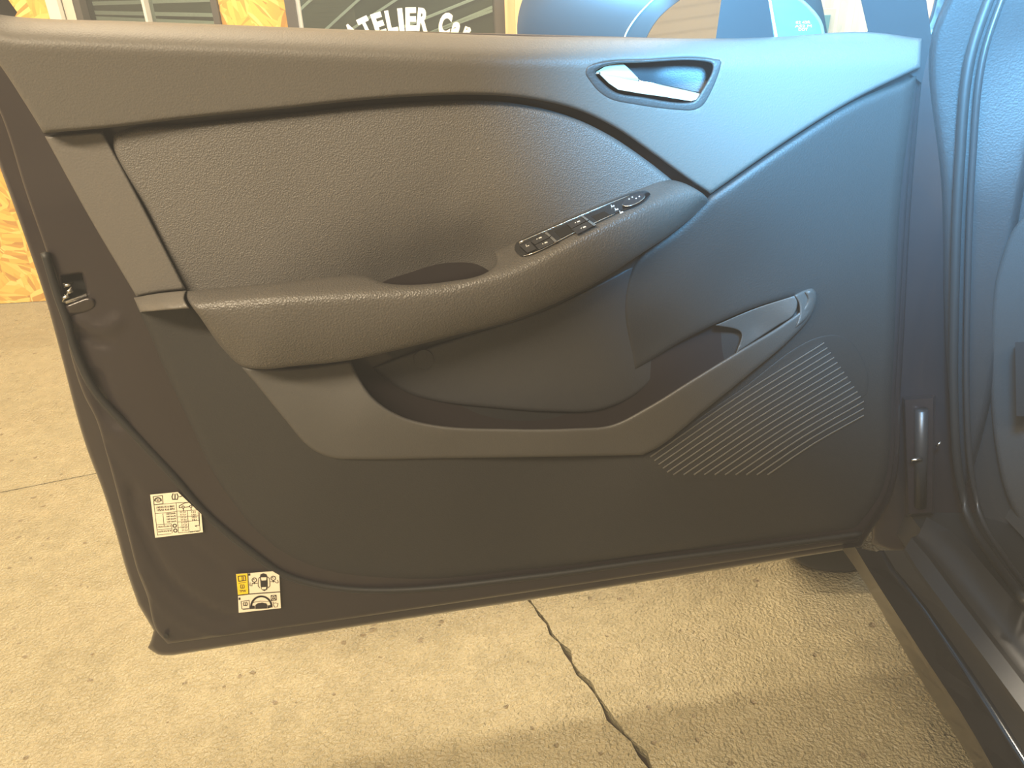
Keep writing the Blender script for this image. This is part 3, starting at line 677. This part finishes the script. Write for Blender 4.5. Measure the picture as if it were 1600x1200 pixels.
# --- armrest
arm = [(290, 455, 1), (430, 442), (555, 431), (575, 433), (600, 442), (640, 445), (700, 440), (758, 427), (776, 412), (774, 394, 1), (800, 380), (900, 335), (1000, 295), (1046, 281), (1085, 294), (1106, 313), (1066, 352), (1000, 398), (920, 448), (810, 497), (700, 527), (620, 547), (545, 563), (460, 572), (408, 577), (378, 572), (348, 545), (312, 495), (293, 468)]
armf = [(300, 460, 84), (430, 446, 84), (560, 435, 84), (640, 447, 92), (700, 441, 90), (770, 410, 78), (850, 358, 70), (950, 316, 62), (1040, 286, 50),
        (300, 472, 100), (430, 464, 112), (560, 457, 116), (640, 456, 116), (700, 450, 114), (800, 424, 108), (900, 378, 98), (1000, 332, 80), (1080, 305, 56),
        (330, 510, 104), (450, 510, 118), (600, 500, 118), (750, 475, 112), (900, 420, 98), (1000, 370, 78), (380, 560, 92), (540, 555, 98), (700, 520, 96), (810, 492, 90), (920, 445, 80), (1010, 390, 62), (1095, 318, 46)]
_cx, _cy, _cw = zip(*[(285, 475, 98), (300, 473, 104), (430, 463, 116), (560, 456, 118), (640, 453, 118), (700, 447, 116), (800, 421, 110), (850, 399, 104), (900, 373, 97), (950, 347, 88), (1000, 325, 78), (1050, 303, 62), (1110, 285, 46)])
_bx, _by = zip(*[(290, 480), (345, 545), (400, 577), (545, 563), (620, 547), (700, 527), (810, 497), (920, 448), (1000, 398), (1066, 352), (1106, 313)])
_sx = np.arange(250, 1150, 4.0); _k = np.exp(-np.linspace(-2, 2, 17)**2); _k /= _k.sum()
def _smooth(ax, ay): v_ = np.interp(np.arange(250 - 32, 1150 + 32, 4.0), ax, ay); return np.convolve(v_, _k, 'valid')[:len(_sx)]
_scy = _smooth(_cx, _cy); _scw = _smooth(_cx, _cw); _sby = _smooth(_bx, _by)
def armf_f(Q):
    x, y = Q[:, 0], Q[:, 1]; c = np.interp(x, _sx, _scy); w = np.interp(x, _sx, _scw); b = np.interp(x, _sx, _sby)
    u = c - y; top = np.log1p(np.exp(np.clip(u / 5, -30, 30))) * 5
    t = np.clip((y - c) / np.maximum(b - c, 12), 0, 1.2)
    return w - 1.25 * top + 4 * t - 24 * t**3
relief('armrest', arm, armf_f, M['arm'], door, (6, 5), 10, 4, edge=4)
relief('armrest_cap', [(209, 465, 1), (250, 458), (291, 454, 1), (288, 466), (296, 482, 1), (255, 485), (219, 488, 1)], [(214, 466, 38), (250, 460, 62), (288, 456, 80), (220, 476, 64), (255, 474, 92), (290, 472, 102), (221, 486, 58), (255, 484, 88), (290, 482, 98)], M['arm_top'], door, (3, 4), 6, 5)

# --- switch panel
sp_out = [(804, 390), (806, 380), (815, 374), (870, 350), (940, 320), (995, 299), (1010, 298), (1016, 303), (1008, 314), (960, 335), (900, 363), (832, 397), (814, 400)]
sfn = lambda Q: armf_f(Q) + 3.5
spo = relief('switch_panel', sp_out, sfn, M['gloss'], door, (2.5, 1.5), 50, 5, edge=3)[0]
def sw(p): return float(armf_f(np.array([p]))[0]) + 0.8
def spoly(name, poly, lift, m, parent=spo, label=None, depth=6):
    mb = MB(); mb.hexa([D(x, y, sw((x, y)) + lift) for x, y in poly], [D(x, y, sw((x, y)) + lift - depth) for x, y in poly]); return mb.build(name, m, parent, False, label)
mb = MB(); mb.tube([D(x, y, sw((x, y)) + 3.2) for x, y in curve([(811, 379), (870, 353), (940, 323), (985, 305)], 8)], 0.0008, 6); mb.build('chrome_strip', M['chrome'], spo, True)
mb = MB(); mb.tube([D(x, y, sw((x, y)) + 3.0) for x, y in curve([(822, 399), (832, 396), (900, 362), (960, 334)], 8)], 0.0006, 6); mb.build('chrome_strip', M['chrome'], spo, True)
spoly('child_lock_button', [(812, 384), (828, 377), (838, 389), (824, 395)], 5.0, M['switch'])
for q in ([(829, 377), (852, 366), (858, 371), (836, 382)], [(836, 383), (859, 372), (866, 379), (842, 390)], [(886, 350), (908, 340), (916, 345), (893, 357)], [(893, 358), (917, 346), (927, 353), (902, 366)]):
    spoly('window_switch', q, 6.0, M['switch'])
for q in ([(851, 364), (854, 362), (861, 368), (858, 370)], [(859, 371), (862, 369), (871, 377), (867, 379)], [(908, 338), (911, 337), (920, 343), (917, 345)], [(918, 346), (921, 344), (932, 351), (928, 353)]):
    spoly('switch_chrome', q, 7.4, M['chrome'])
for q in ([(866, 361), (886, 352), (897, 361), (876, 372)], [(924, 338), (944, 330), (954, 336), (934, 346)]):
    spoly('switch_recess', q, 3.4, M['dark'], depth=2)
def icon(cx, cy, kind):
    mb = MB(); L_ = 7.0
    ex = np.array([.88, -.42]); ey = np.array([.55, .83])
    def q(pts): mb.add([D(*(np.array([cx, cy]) + ex * a + ey * b), sw((cx, cy)) + kind[1]) for a, b in pts], [tuple(range(len(pts)))])
    if kind[0] == 'car':
        q([(-4, .8), (-1, .8), (-1, 1.8), (-4, 1.8)]); q([(0, -1), (4, -1), (5, .2), (5, 1.6), (-.4, 1.6)]); q([(-4, -1), (-2, -1), (-2, 0), (-4, 0)])
    elif kind[0] == 'dot': q([(-1, -1), (1, -1), (1, 1), (-1, 1)])
    elif kind[0] == 'lock': q([(-2.5, -.4), (3, -.4), (3, 1.6), (-2.5, 1.6)]); q([(-1.5, -3), (-.5, -3), (-.5, -1.2), (-1.5, -1.2)])
    mb.build('switch_icon', M['icon'], spo)
for c_ in ((842, 372.5), (851, 380), (902, 347), (911, 355.5)): icon(*c_, ('car', 6.6))
icon(824, 384.5, ('lock', 5.5))
for c_ in ((957, 322), (963, 327), (970.5, 331.5)): icon(*c_, ('lock', 4.0))
th2 = [2 * math.pi * i / 28 for i in range(28)]
el = [(990 + 19 * math.cos(t) * .93 + 9 * math.sin(t) * .2, 312 - 19 * math.cos(t) * .38 + 7.0 * math.sin(t)) for t in th2]
kn = spoly('mirror_knob', el, 6.5, M['switch'])
mb = MB(); mb.tube([D(x, y, sw((x, y)) + 6.4) for x, y in [el[i] for i in range(1, 15)]], 0.0007, 6); mb.build('knob_rim', M['chrome'], spo, True)
for c_ in ((983, 311), (988, 308), (994, 310), (999, 307)): icon(*c_, ('dot', 6.9))

# --- inner release handle
bz = [(914, 116), (915, 107), (924, 100), (945, 95), (1000, 92), (1114, 91), (1128, 94), (1127, 104), (1110, 148), (1098, 166), (1084, 173), (1060, 173), (990, 164), (954, 156), (934, 143), (920, 126)]
bh = [(930, 113), (938, 106), (958, 100), (1000, 98), (1106, 97), (1113, 100), (1094, 146), (1086, 157), (1076, 160), (1000, 151), (962, 144), (943, 130)]
bez = relief('handle_bezel', bz, lambda Q: upf_f(Q) + 1.0, M['card'], door, (4, 3.0), 30, 6, holes=[bh], edge=4)[0]
relief('handle_bowl', [(922, 113), (950, 94), (1120, 92), (1100, 160), (1070, 168), (950, 150)], [(930, 113, 20), (1000, 100, 14), (1100, 100, 14), (1000, 150, 30), (1090, 155, 26), (1020, 120, 8)], M['pocket'], door, (0, 0), 0, 8)
lev = empty_lev = None
mb = MB()
f1 = [((929, 114), 52), ((950, 101), 44), ((974, 99.5), 40), ((986, 110), 40), ((997, 122), 42), ((997, 126), 46), ((965, 121), 50), ((938, 115), 54)]
mb.hexa([D(*p, w) for p, w in f1], [D(*p, w - 8) for p, w in f1]); lv = mb.build('release_lever', M['lever'], door, False, 'champagne coloured door release lever')
f2 = [((936, 115), 54), ((965, 121), 50), ((1000, 127), 46), ((1040, 134.5), 44), ((1094, 146), 40), ((1089, 155), 46), ((1080, 158), 48), ((1040, 151.5), 54), ((1000, 146), 57), ((966, 140), 58), ((951, 130), 58)]
mb = MB(); mb.hexa([D(*p, w) for p, w in f2], [D(*p, w - 7) for p, w in f2]); mb.build('lever_grip', M['lever'], lv)
mb = MB(); mb.tube([D(x, y, w + .4) for x, y, w in ((997, 122, 43), (1000, 126.5, 46), (1040, 134, 44), (1094, 145.6, 40))], 0.0006, 6); mb.build('lever_edge', M['chrome'], lv, True)
mb = MB(); mb.tube([D(x, y, w) for x, y, w in ((929, 115, 52.5), (938, 114, 54))], 0.0012, 6); mb.build('lever_tip', M['chrome'], lv, True)

# --- stickers on the sheet metal
def lbl(name, cor, mtl, label):
    mb = MB(); mb.hexa([D(x, y, 6.2) for x, y in cor], [D(x, y, 3.0) for x, y in cor]); return mb
def fin(mb, name, label):
    o = mb.build(name, [M['sticker'], M['ink'], M['yellow']], door, False, label)
    return o
def to1(X_, Y_): return (220 + X_ / 10.909, 750 + Y_ / 10.909)
def to2(X_, Y_): return (350 + X_ / 10.909, 870 + Y_ / 10.909)
WS = 6.5
def stroke(mb, pts, wd, tr, m=1, closed=False, w=None):
    w = WS if w is None else w
    P = [np.array(tr(*p)) for p in pts]; wd = wd / 10.909
    if closed: P.append(P[0])
    for a, b in zip(P[:-1], P[1:]):
        t = (b - a) / (np.linalg.norm(b - a) + 1e-9); s_ = np.array([-t[1], t[0]]) * wd / 2; e = t * wd * .3
        q = [a - s_ - e, b - s_ + e, b + s_ + e, a + s_ - e]; mb.add([D(x, y, w) for x, y in q], [(0, 1, 2, 3)], m)
def poly_(mb, pts, tr, m=1, w=None):
    w = WS if w is None else w
    mb.add([D(*tr(*p), w) for p in pts], [tuple(range(len(pts)))], m)
def circ(cx, cy, rx, ry, n=18, a0=0, a1=2 * math.pi): return [(cx + rx * math.cos(a0 + (a1 - a0) * i / n), cy + ry * math.sin(a0 + (a1 - a0) * i / n)) for i in range(n + (0 if a1 - a0 > 6.28 else 1))]
def tyre_mark(mb, cx, cy, s, tr, m=1, w=None, wd=16):
    stroke(mb, [(cx - .35 * s, cy - .6 * s), (cx - .55 * s, cy - .1 * s), (cx - .42 * s, cy + .42 * s), (cx + .42 * s, cy + .42 * s), (cx + .55 * s, cy - .1 * s), (cx + .35 * s, cy - .6 * s)], wd, tr, m, w=w)
    stroke(mb, [(cx, cy - .55 * s), (cx, cy + .1 * s)], wd, tr, m, w=w); stroke(mb, [(cx, cy + .2 * s), (cx, cy + .3 * s)], wd, tr, m, w=w)
s1 = lbl('pressure_label', [to1(*p) for p in ((160, 250), (630, 205), (1030, 580), (1060, 890), (245, 985))], M['sticker'], '')
mb = s1; INK = 1
stroke(mb, [(210, 285), (365, 265), (378, 405), (225, 425)], 11, to1, closed=True)
stroke(mb, circ(292, 345, 58, 46, 14, math.pi * .9, math.pi * 2.1), 11, to1); stroke(mb, circ(292, 345, 42, 36), 9, to1, closed=True); tyre_mark(mb, 292, 348, 34, to1, wd=7)
tyre_mark(mb, 582, 290, 95, to1, wd=16); stroke(mb, [(660, 285), (705, 272)], 14, to1)
for a in ([(230, 425), (600, 390), (820, 380)], [(240, 575), (600, 540)], [(600, 395), (640, 900)], [(225, 430), (285, 940), (520, 915)], [(375, 575), (395, 780)], [(620, 530), (970, 510)], [(625, 630), (980, 610)],
          [(635, 715), (990, 690)], [(640, 810), (800, 795)], [(790, 525), (820, 890)], [(270, 765), (520, 745)], [(275, 850), (520, 830)], [(820, 885), (1010, 862)], [(975, 545), (1010, 865)], [(520, 745), (535, 905)], [(650, 900), (820, 888)]):
    stroke(mb, a, 7, to1)
stroke(mb, [(655, 475), (655, 440), (750, 390), (815, 380)], 12, to1); stroke(mb, [(745, 465), (825, 455)], 12, to1); stroke(mb, [(655, 475), (690, 470)], 10, to1)
for c_ in ((720, 462), (852, 448)): stroke(mb, circ(*c_, 20, 20, 12), 11, to1, closed=True); stroke(mb, [(c_[0] + 3, c_[1] + 25), (c_[0] + 5, c_[1] + 65)], 13, to1)
for c_ in ((577, 780), (588, 862)): stroke(mb, circ(*c_, 29, 27, 16), 15, to1, closed=True)
stroke(mb, [(998, 560), (1000, 770), (925, 785)], 9, to1); poly_(mb, [(915, 787), (945, 768), (948, 802)], to1)
def t1(s, x, y, wd, h): pxtext(mb, s, to1(x, y), (1, -0.09), (0.006 * 0, -h / 10.909), WS, fit=wd / 10.909, bold=0.02, m=1)
t1('195/55 R16 86H', 268, 488, 300, 34); t1('195/55 R16 87H', 275, 535, 300, 34)
for i, s in enumerate(('160 km/h', '160 km/h', '160 km/h', '160 km/h')): t1(s, 430 + i * 5, 592 + i * 45, 160, 26)
t1('195/55 R16 86 H', 290, 815, 222, 24); t1('125/70 R16 96 M', 295, 895, 222, 24); t1('8200 77 88 R', 838, 895, 160, 20)
for c_, n_ in ((665, 8), (720, 8), (855, 4), (895, 4)):
    for i in range(n_): t1('2.3', c_ + i * 5, 560 + i * 44, 40, 26)
fin(s1, 'tyre_pressure_sticker', 'cream tyre pressure table sticker with one corner cut')
s2 = lbl('pressure_warning_label', [to2(*p) for p in ((205, 295), (900, 240), (940, 290), (970, 875), (250, 955), (238, 660))], M['sticker'], '')
mb = s2; poly_(mb, [(207, 297), (398, 282), (416, 632), (238, 655)], to2, m=2, w=6.5)
WS = 6.8
stroke(mb, [(238, 658), (420, 636), (965, 597)], 16, to2); stroke(mb, [(404, 285), (422, 632)], 12, to2)
stroke(mb, [(240, 330), (362, 325), (370, 405), (250, 418)], 13, to2, closed=True); stroke(mb, [(305, 328), (310, 410)], 12, to2); stroke(mb, [(330, 340), (335, 400)], 10, to2); stroke(mb, [(250, 450), (372, 438)], 8, to2)
tyre_mark(mb, 312, 510, 62, to2, w=WS, wd=11); pxtext(mb, 'TPW', to2(262, 610), (1, -.08), (0, -42 / 10.909), WS, fit=115 / 10.909, bold=.01, m=1)
for (a, b) in (((430, 300), '1'), ((262, 712), '2')):
    poly_(mb, [(a[0] - 15, a[1] - 15), (a[0] + 15, a[1] - 17), (a[0] + 16, a[1] + 22), (a[0] - 14, a[1] + 24)], to2, w=WS)
# car from above
body = [(612, 345), (620, 300), (670, 282), (722, 298), (738, 345), (742, 500), (735, 555), (685, 585), (640, 560), (625, 500)]
poly_(mb, body, to2, w=WS)
for xx in (-1, 1):
    cxx = 680 + xx * 100; stroke(mb, [(680 + xx * 62, 345), (cxx - xx * 10, 365), (cxx, 430), (cxx, 500), (680 + xx * 68, 530)], 9, to2, w=WS)
for gx, gy in ((515, 395), (838, 365)):
    stroke(mb, circ(gx, gy, 38, 36), 11, to2, closed=True, w=WS); stroke(mb, [(gx, gy), (gx - 14, gy - 14)], 10, to2, w=WS); poly_(mb, [(gx - 8, gy + 40), (gx + 8, gy + 40), (gx + 8, gy + 70), (gx - 8, gy + 70)], to2, w=WS)
stroke(mb, [(445, 440), (440, 490), (475, 495), (480, 450), (500, 455), (570, 450)], 8, to2, w=WS); stroke(mb, [(790, 425), (860, 420), (885, 440), (905, 450), (925, 430), (905, 395)], 8, to2, w=WS)
# dashboard, wheel
stroke(mb, circ(635, 855, 175, 180, 20, math.pi * 1.0, math.pi * 2.0), 30, to2, w=WS); poly_(mb, [(445, 830), (520, 835), (525, 885), (440, 892)], to2, w=WS); poly_(mb, [(745, 830), (820, 815), (815, 860), (745, 882)], to2, w=WS)
poly_(mb, [(535, 820), (580, 790), (650, 780), (720, 795), (738, 830), (735, 880), (535, 890)], to2, w=WS); stroke(mb, [(490, 780), (620, 755), (760, 762)], 8, to2, w=WS)
stroke(mb, [(290, 760), (425, 742), (435, 875), (302, 888)], 8, to2, closed=True, w=WS); tyre_mark(mb, 362, 808, 62, to2, w=WS, wd=11); stroke(mb, [(320, 902), (440, 888)], 9, to2, w=WS)
poly_(mb, [(795, 655), (890, 648), (895, 745), (800, 752)], to2, w=WS); stroke(mb, [(835, 770), (845, 830), (860, 860), (905, 855), (918, 800), (880, 785), (850, 790)], 8, to2, w=WS)
poly_(mb, [(628, 352), (725, 350), (718, 400), (640, 405)], to2, m=0, w=7.1); poly_(mb, [(640, 520), (720, 515), (712, 552), (650, 556)], to2, m=0, w=7.1)
for s_ in (circ(845, 700, 34, 34),): stroke(mb, s_, 10, to2, m=0, closed=True, w=7.1)
stroke(mb, [(828, 690), (845, 708), (862, 688)], 10, to2, m=0, w=7.1)
fin(s2, 'tyre_warning_sticker', 'cream and yellow tyre warning sticker with pictograms and TPW')

# ------------------------------------------------------------------ THE CAR the door hangs on
cb = Z(1400, 900, 0.30)
def zc(pts, z): return [Z(x, y, z) for x, y in curve(pts, 25)]
def ext(pl_, f=1.6):                                # run the sill on towards the viewer, past the frame
    a, b = np.array(pl_[-4]), np.array(pl_[-1]); d = (b - a) / np.linalg.norm(b - a); return list(pl_) + [b + d * f * .5, b + d * f]
L0 = ext(zc([(1315, 857), (1342, 895), (1400, 995), (1450, 1080), (1510, 1175)], 0.235))
L1 = ext(zc([(1336, 855), (1365, 903), (1405, 965), (1450, 1035), (1500, 1110), (1552, 1200)], 0.325))
L2 = ext(zc([(1370, 862), (1385, 890), (1430, 945), (1470, 1003), (1520, 1078), (1590, 1188)], 0.345))
L2b = ext(zc([(1374, 860), (1391, 888), (1436, 942), (1477, 1001), (1527, 1075), (1598, 1186)], 0.350))
L2c = ext(zc([(1381, 860), (1396, 886), (1444, 942), (1485, 1000), (1535, 1073), (1606, 1184)], 0.343))
L3 = ext(zc([(1410, 860), (1425, 885), (1475, 953), (1520, 1013), (1600, 1123)], 0.360))
L3b = ext(zc([(1414, 857), (1429, 882), (1479, 950), (1524, 1009), (1604, 1118)], 0.3645))
L4 = ext(zc([(1424, 840), (1436, 853), (1500, 938), (1550, 1003), (1600, 1068)], 0.3675))
L4b = ext(zc([(1430, 838), (1442, 851), (1506, 934), (1556, 999), (1606, 1064)], 0.362))
L5 = ext(zc([(1448, 808), (1490, 832), (1545, 893), (1604, 962)], 0.378))
under = [p + np.array([0.10, 0, -0.05]) for p in L0]
loft('side_skirt', [under, L0, L1], M['paint_dull'], car, 50)
loft('sill_step', [L1, L2], M['gloss'], car, 50, False)
loft('sill_bead', [L2, L2b, L2c], M['gloss'], car, 50)
loft('sill_channel', [L2c, L3], M['satin'], car, 50, False)
loft('sill_trim', [L3, L3b, L4, L4b], M['satin'], car, 50, False)
loft('sill_inner', [L4b, [a_ * .5 + b_ * .5 + np.array([0, 0, -.012]) for a_, b_ in zip(*[[np.array([np.interp(t, np.linspace(0, 1, len(l)), np.array(l)[:, k]) for k in range(3)]) for t in np.linspace(0, 1, 30)] for l in (L4b, L5)])], L5, [p + np.array([0.06, 0, -0.10]) for p in L5]], M['satin'], car, 50, True)
# hinge pillar: face looking back, drawn at depth y
def Yarr(yv):
    def f(P, w):
        out = np.zeros((len(P), 3))
        d = cF[None] + ((P[:, 0] - 800) / FOC)[:, None] * cR[None] + ((600 - P[:, 1]) / FOC)[:, None] * cU[None]
        t = (yv - w / 1000.0) / d[:, 1]; return cC[None] + t[:, None] * d
    return f
HY = 1.04
relief('hinge_pillar', [(1352, 130, 1), (1446, 40), (1470, -40), (1700, -400, 1), (1720, 400), (1660, 800), (1560, 860), (1470, 842), (1400, 862), (1362, 850, 1), (1358, 500)],
       [(1370, 200, -8), (1370, 800, -8), (1425, 500, 0), (1438, 700, 24), (1470, 300, 14), (1480, 600, -6), (1520, 300, 30), (1530, 700, 10), (1600, 400, 30), (1440, 860, 0), (1560, 20, 30), (1600, 800, 20)], M['paint'], car, (6, 8), -60, 16, place=Yarr(HY))
ROOTS['x'] = 0
relief('a_pillar', [(1452, 66), (1480, -10), (1600, -330, 1), (1800, -330, 1), (1660, 60), (1600, 300), (1550, 620), (1505, 760), (1482, 600), (1470, 300)], [(1470, 40, 30), (1560, -20, 60), (1600, 60, 60), (1520, 300, 50), (1500, 600, 40), (1480, 300, 30)], M['dash'], car, (14, 20), -20, 14, place=Yarr(HY))
# hinge and check strap
mb = MB(); a = Y(1416, 690, 1.0); 
hg = MB(); hg.hexa([Y(x, y, 0.985) for x, y in ((1414, 625), (1458, 622), (1456, 800), (1420, 803))], [Y(x, y, 1.035) for x, y in ((1410, 620), (1462, 617), (1460, 805), (1416, 808))]); hinge = hg.build('lower_hinge', M['paint'], car)
hg = MB(); hg.tube([Y(1440, 640, .98), Y(1438, 790, .98)], 0.009, 14); hg.build('hinge_pin', M['satin'], hinge, True)
mb = MB(); mb.tube([Y(1424, 719, .968), Y(1441, 717, .968)], 0.0026, 8); mb.build('hinge_bolt', M['steel'], hinge, True)
mb = MB(); mb.tube([Y(1463, 698, .99), Y(1470, 690, .99)], 0.0018, 8); mb.build('check_strap_end', M['steel'], car, True)
# rubber seal of the door opening and the inner trim
sealc = [(1640, -250), (1560, -40), (1516, 90), (1500, 250), (1492, 450), (1491, 640), (1498, 740), (1516, 815), (1552, 874), (1602, 940)]
def seal3(off, yy, r, name, m):
    pts = []
    cc = curve([(x + off, y) for x, y in sealc], 18)
    for x, y in cc:
        pts.append(Y(x, y, yy) if y < 780 else Y(x, y, yy) * (1 - min(1, (y - 780) / 160)) + Z(x, y, 0.40) * min(1, (y - 780) / 160))
    mb = MB(); mb.tube(pts, r, 10); return mb.build(name, m, car, True)
seal3(0, 0.985, 0.006, 'door_seal', M['seal'])
seal3(20, 0.98, 0.004, 'door_seal_lip', M['satin'])
relief('kick_panel', [(1516, 40), (1600, -200, 1), (1800, -200, 1), (1800, 1000, 1), (1640, 960), (1560, 872), (1522, 800), (1506, 700), (1502, 400)], [(1520, 300, 20), (1520, 700, 20), (1600, 500, 70), (1700, 300, 110), (1600, 900, 60), (1700, 800, 110), (1580, 40, 50)], M['dash'], car, (14, 14), -10, 16, place=Yarr(HY))
relief('footwell_carpet', [(1548, 560), (1560, 420), (1600, 340), (1800, 340, 1), (1800, 1000, 1), (1640, 870), (1580, 790), (1556, 700)], [(1560, 600, 60), (1600, 500, 90), (1700, 700, 130), (1600, 780, 80)], M['carpet'], car, (8, 8), 10, 14, place=Yarr(HY))
mb = MB(); mb.hexa([Y(x, y, .90) for x, y in ((1586, 535), (1660, 530), (1660, 652), (1588, 650))], [Y(x, y, .94) for x, y in ((1586, 535), (1660, 530), (1660, 652), (1588, 650))]); mb.build('fuse_cover', M['dash'], car)
# front wing, bonnet edge and wheel beyond the door
mb = MB(); prof = []
for yv, zt, zb in ((1.10, 0.93, 0.40), (1.25, 0.93, 0.58), (1.5, 0.92, 0.70), (1.75, 0.90, 0.66), (1.95, 0.86, 0.45), (2.05, 0.80, 0.35)):
    prof.append([(0.56, yv, zb), (0.545, yv, zb + .12), (0.55, yv, zt - .10), (0.60, yv, zt - .02), (0.80, yv, zt + .02), (1.9, yv, zt + .05)])
n = 6; F = [(i * n + j, i * n + j + 1, (i + 1) * n + j + 1, (i + 1) * n + j) for i in range(5) for j in range(n - 1)]
mesh('front_wing', [p for r_ in prof for p in r_], F, M['paint'], car, True)
wc = np.array([0.60, 1.50, 0.325]); mb = MB(); k = 40
profw = [(0.0, 0.20), (-.03, 0.225), (-.035, .27), (-.02, .315), (0.03, .325), (0.15, .325), (0.19, .30), (0.19, .20)]
V = [wc + np.array([x, r * math.cos(2 * math.pi * i / k), r * math.sin(2 * math.pi * i / k)]) for i in range(k) for x, r in profw]
q = len(profw); F = [(i * q + j, i * q + j + 1, ((i + 1) % k) * q + j + 1, ((i + 1) % k) * q + j) for i in range(k) for j in range(q - 1)]
mb.add(V, F); wheel = mb.build('front_wheel', M['tyre'], car, True)
mb = MB()
for i in range(5):
    a = 2 * math.pi * i / 5; er = np.array([0, math.cos(a), math.sin(a)]); et = np.array([0, -math.sin(a), math.cos(a)]); c0 = wc + np.array([.0, 0, 0])
    mb.hexa([c0 + er * .03 - et * .03, c0 + er * .21 - et * .02, c0 + er * .21 + et * .02, c0 + er * .03 + et * .03], [p + np.array([.03, 0, 0]) for p in (c0 + er * .03 - et * .03, c0 + er * .21 - et * .02, c0 + er * .21 + et * .02, c0 + er * .03 + et * .03)])
mb.tube([wc + np.array([.0, .207 * math.cos(t), .207 * math.sin(t)]) for t in th2], 0.014, 8, closed=True); mb.build('wheel_rim', M['rim'], wheel, True)
relief('wheel_arch_liner', [(1225, 852, 1), (1340, 840, 1), (1350, 870), (1340, 888), (1300, 893), (1250, 880)], [(1280, 870, 0), (1340, 880, 0), (1230, 860, 0)], M['seal'], car, (4, 8), -150, 10, place=Yarr(1.14))
mb = MB(); mb.box((0.66, -1.2, 0.20), (1.9, 1.15, 0.26)); mb.build('underbody', M['seal'], car)
mb = MB(); mb.box((0.80, -1.6, 0.27), (1.9, 1.06, 0.30)); mb.build('cabin_floor', M['carpet'], car)
# the rest of the cabin above and beyond the sill
mb = MB(); V = []
for yv, z in ((-1.7, 1.30), (-1.2, 1.42), (-0.2, 1.46), (0.55, 1.43), (0.85, 1.36)):
    V += [(0.64, yv, z - .05), (0.70, yv, z), (1.85, yv, z), (1.91, yv, z - .05)]
mesh('roof', V, [(i * 4 + j, i * 4 + j + 1, i * 4 + j + 5, i * 4 + j + 4) for i in range(4) for j in range(3)], M['dash'], car, True)
mb = MB(); mb.box((1.88, -1.7, 0.28), (1.94, 1.1, 1.0)); mb.build('far_door', M['dash'], car)
mb = MB(); mb.box((0.70, 1.06, 0.30), (1.9, 1.30, 0.96)); mb.build('bulkhead', M['dash'], car)
mb = MB(); mb.tube([Y(1640, -260, 1.00), (0.72, 0.86, 1.36)], 0.035, 10); mb.build('windscreen_pillar', M['dash'], car, True)
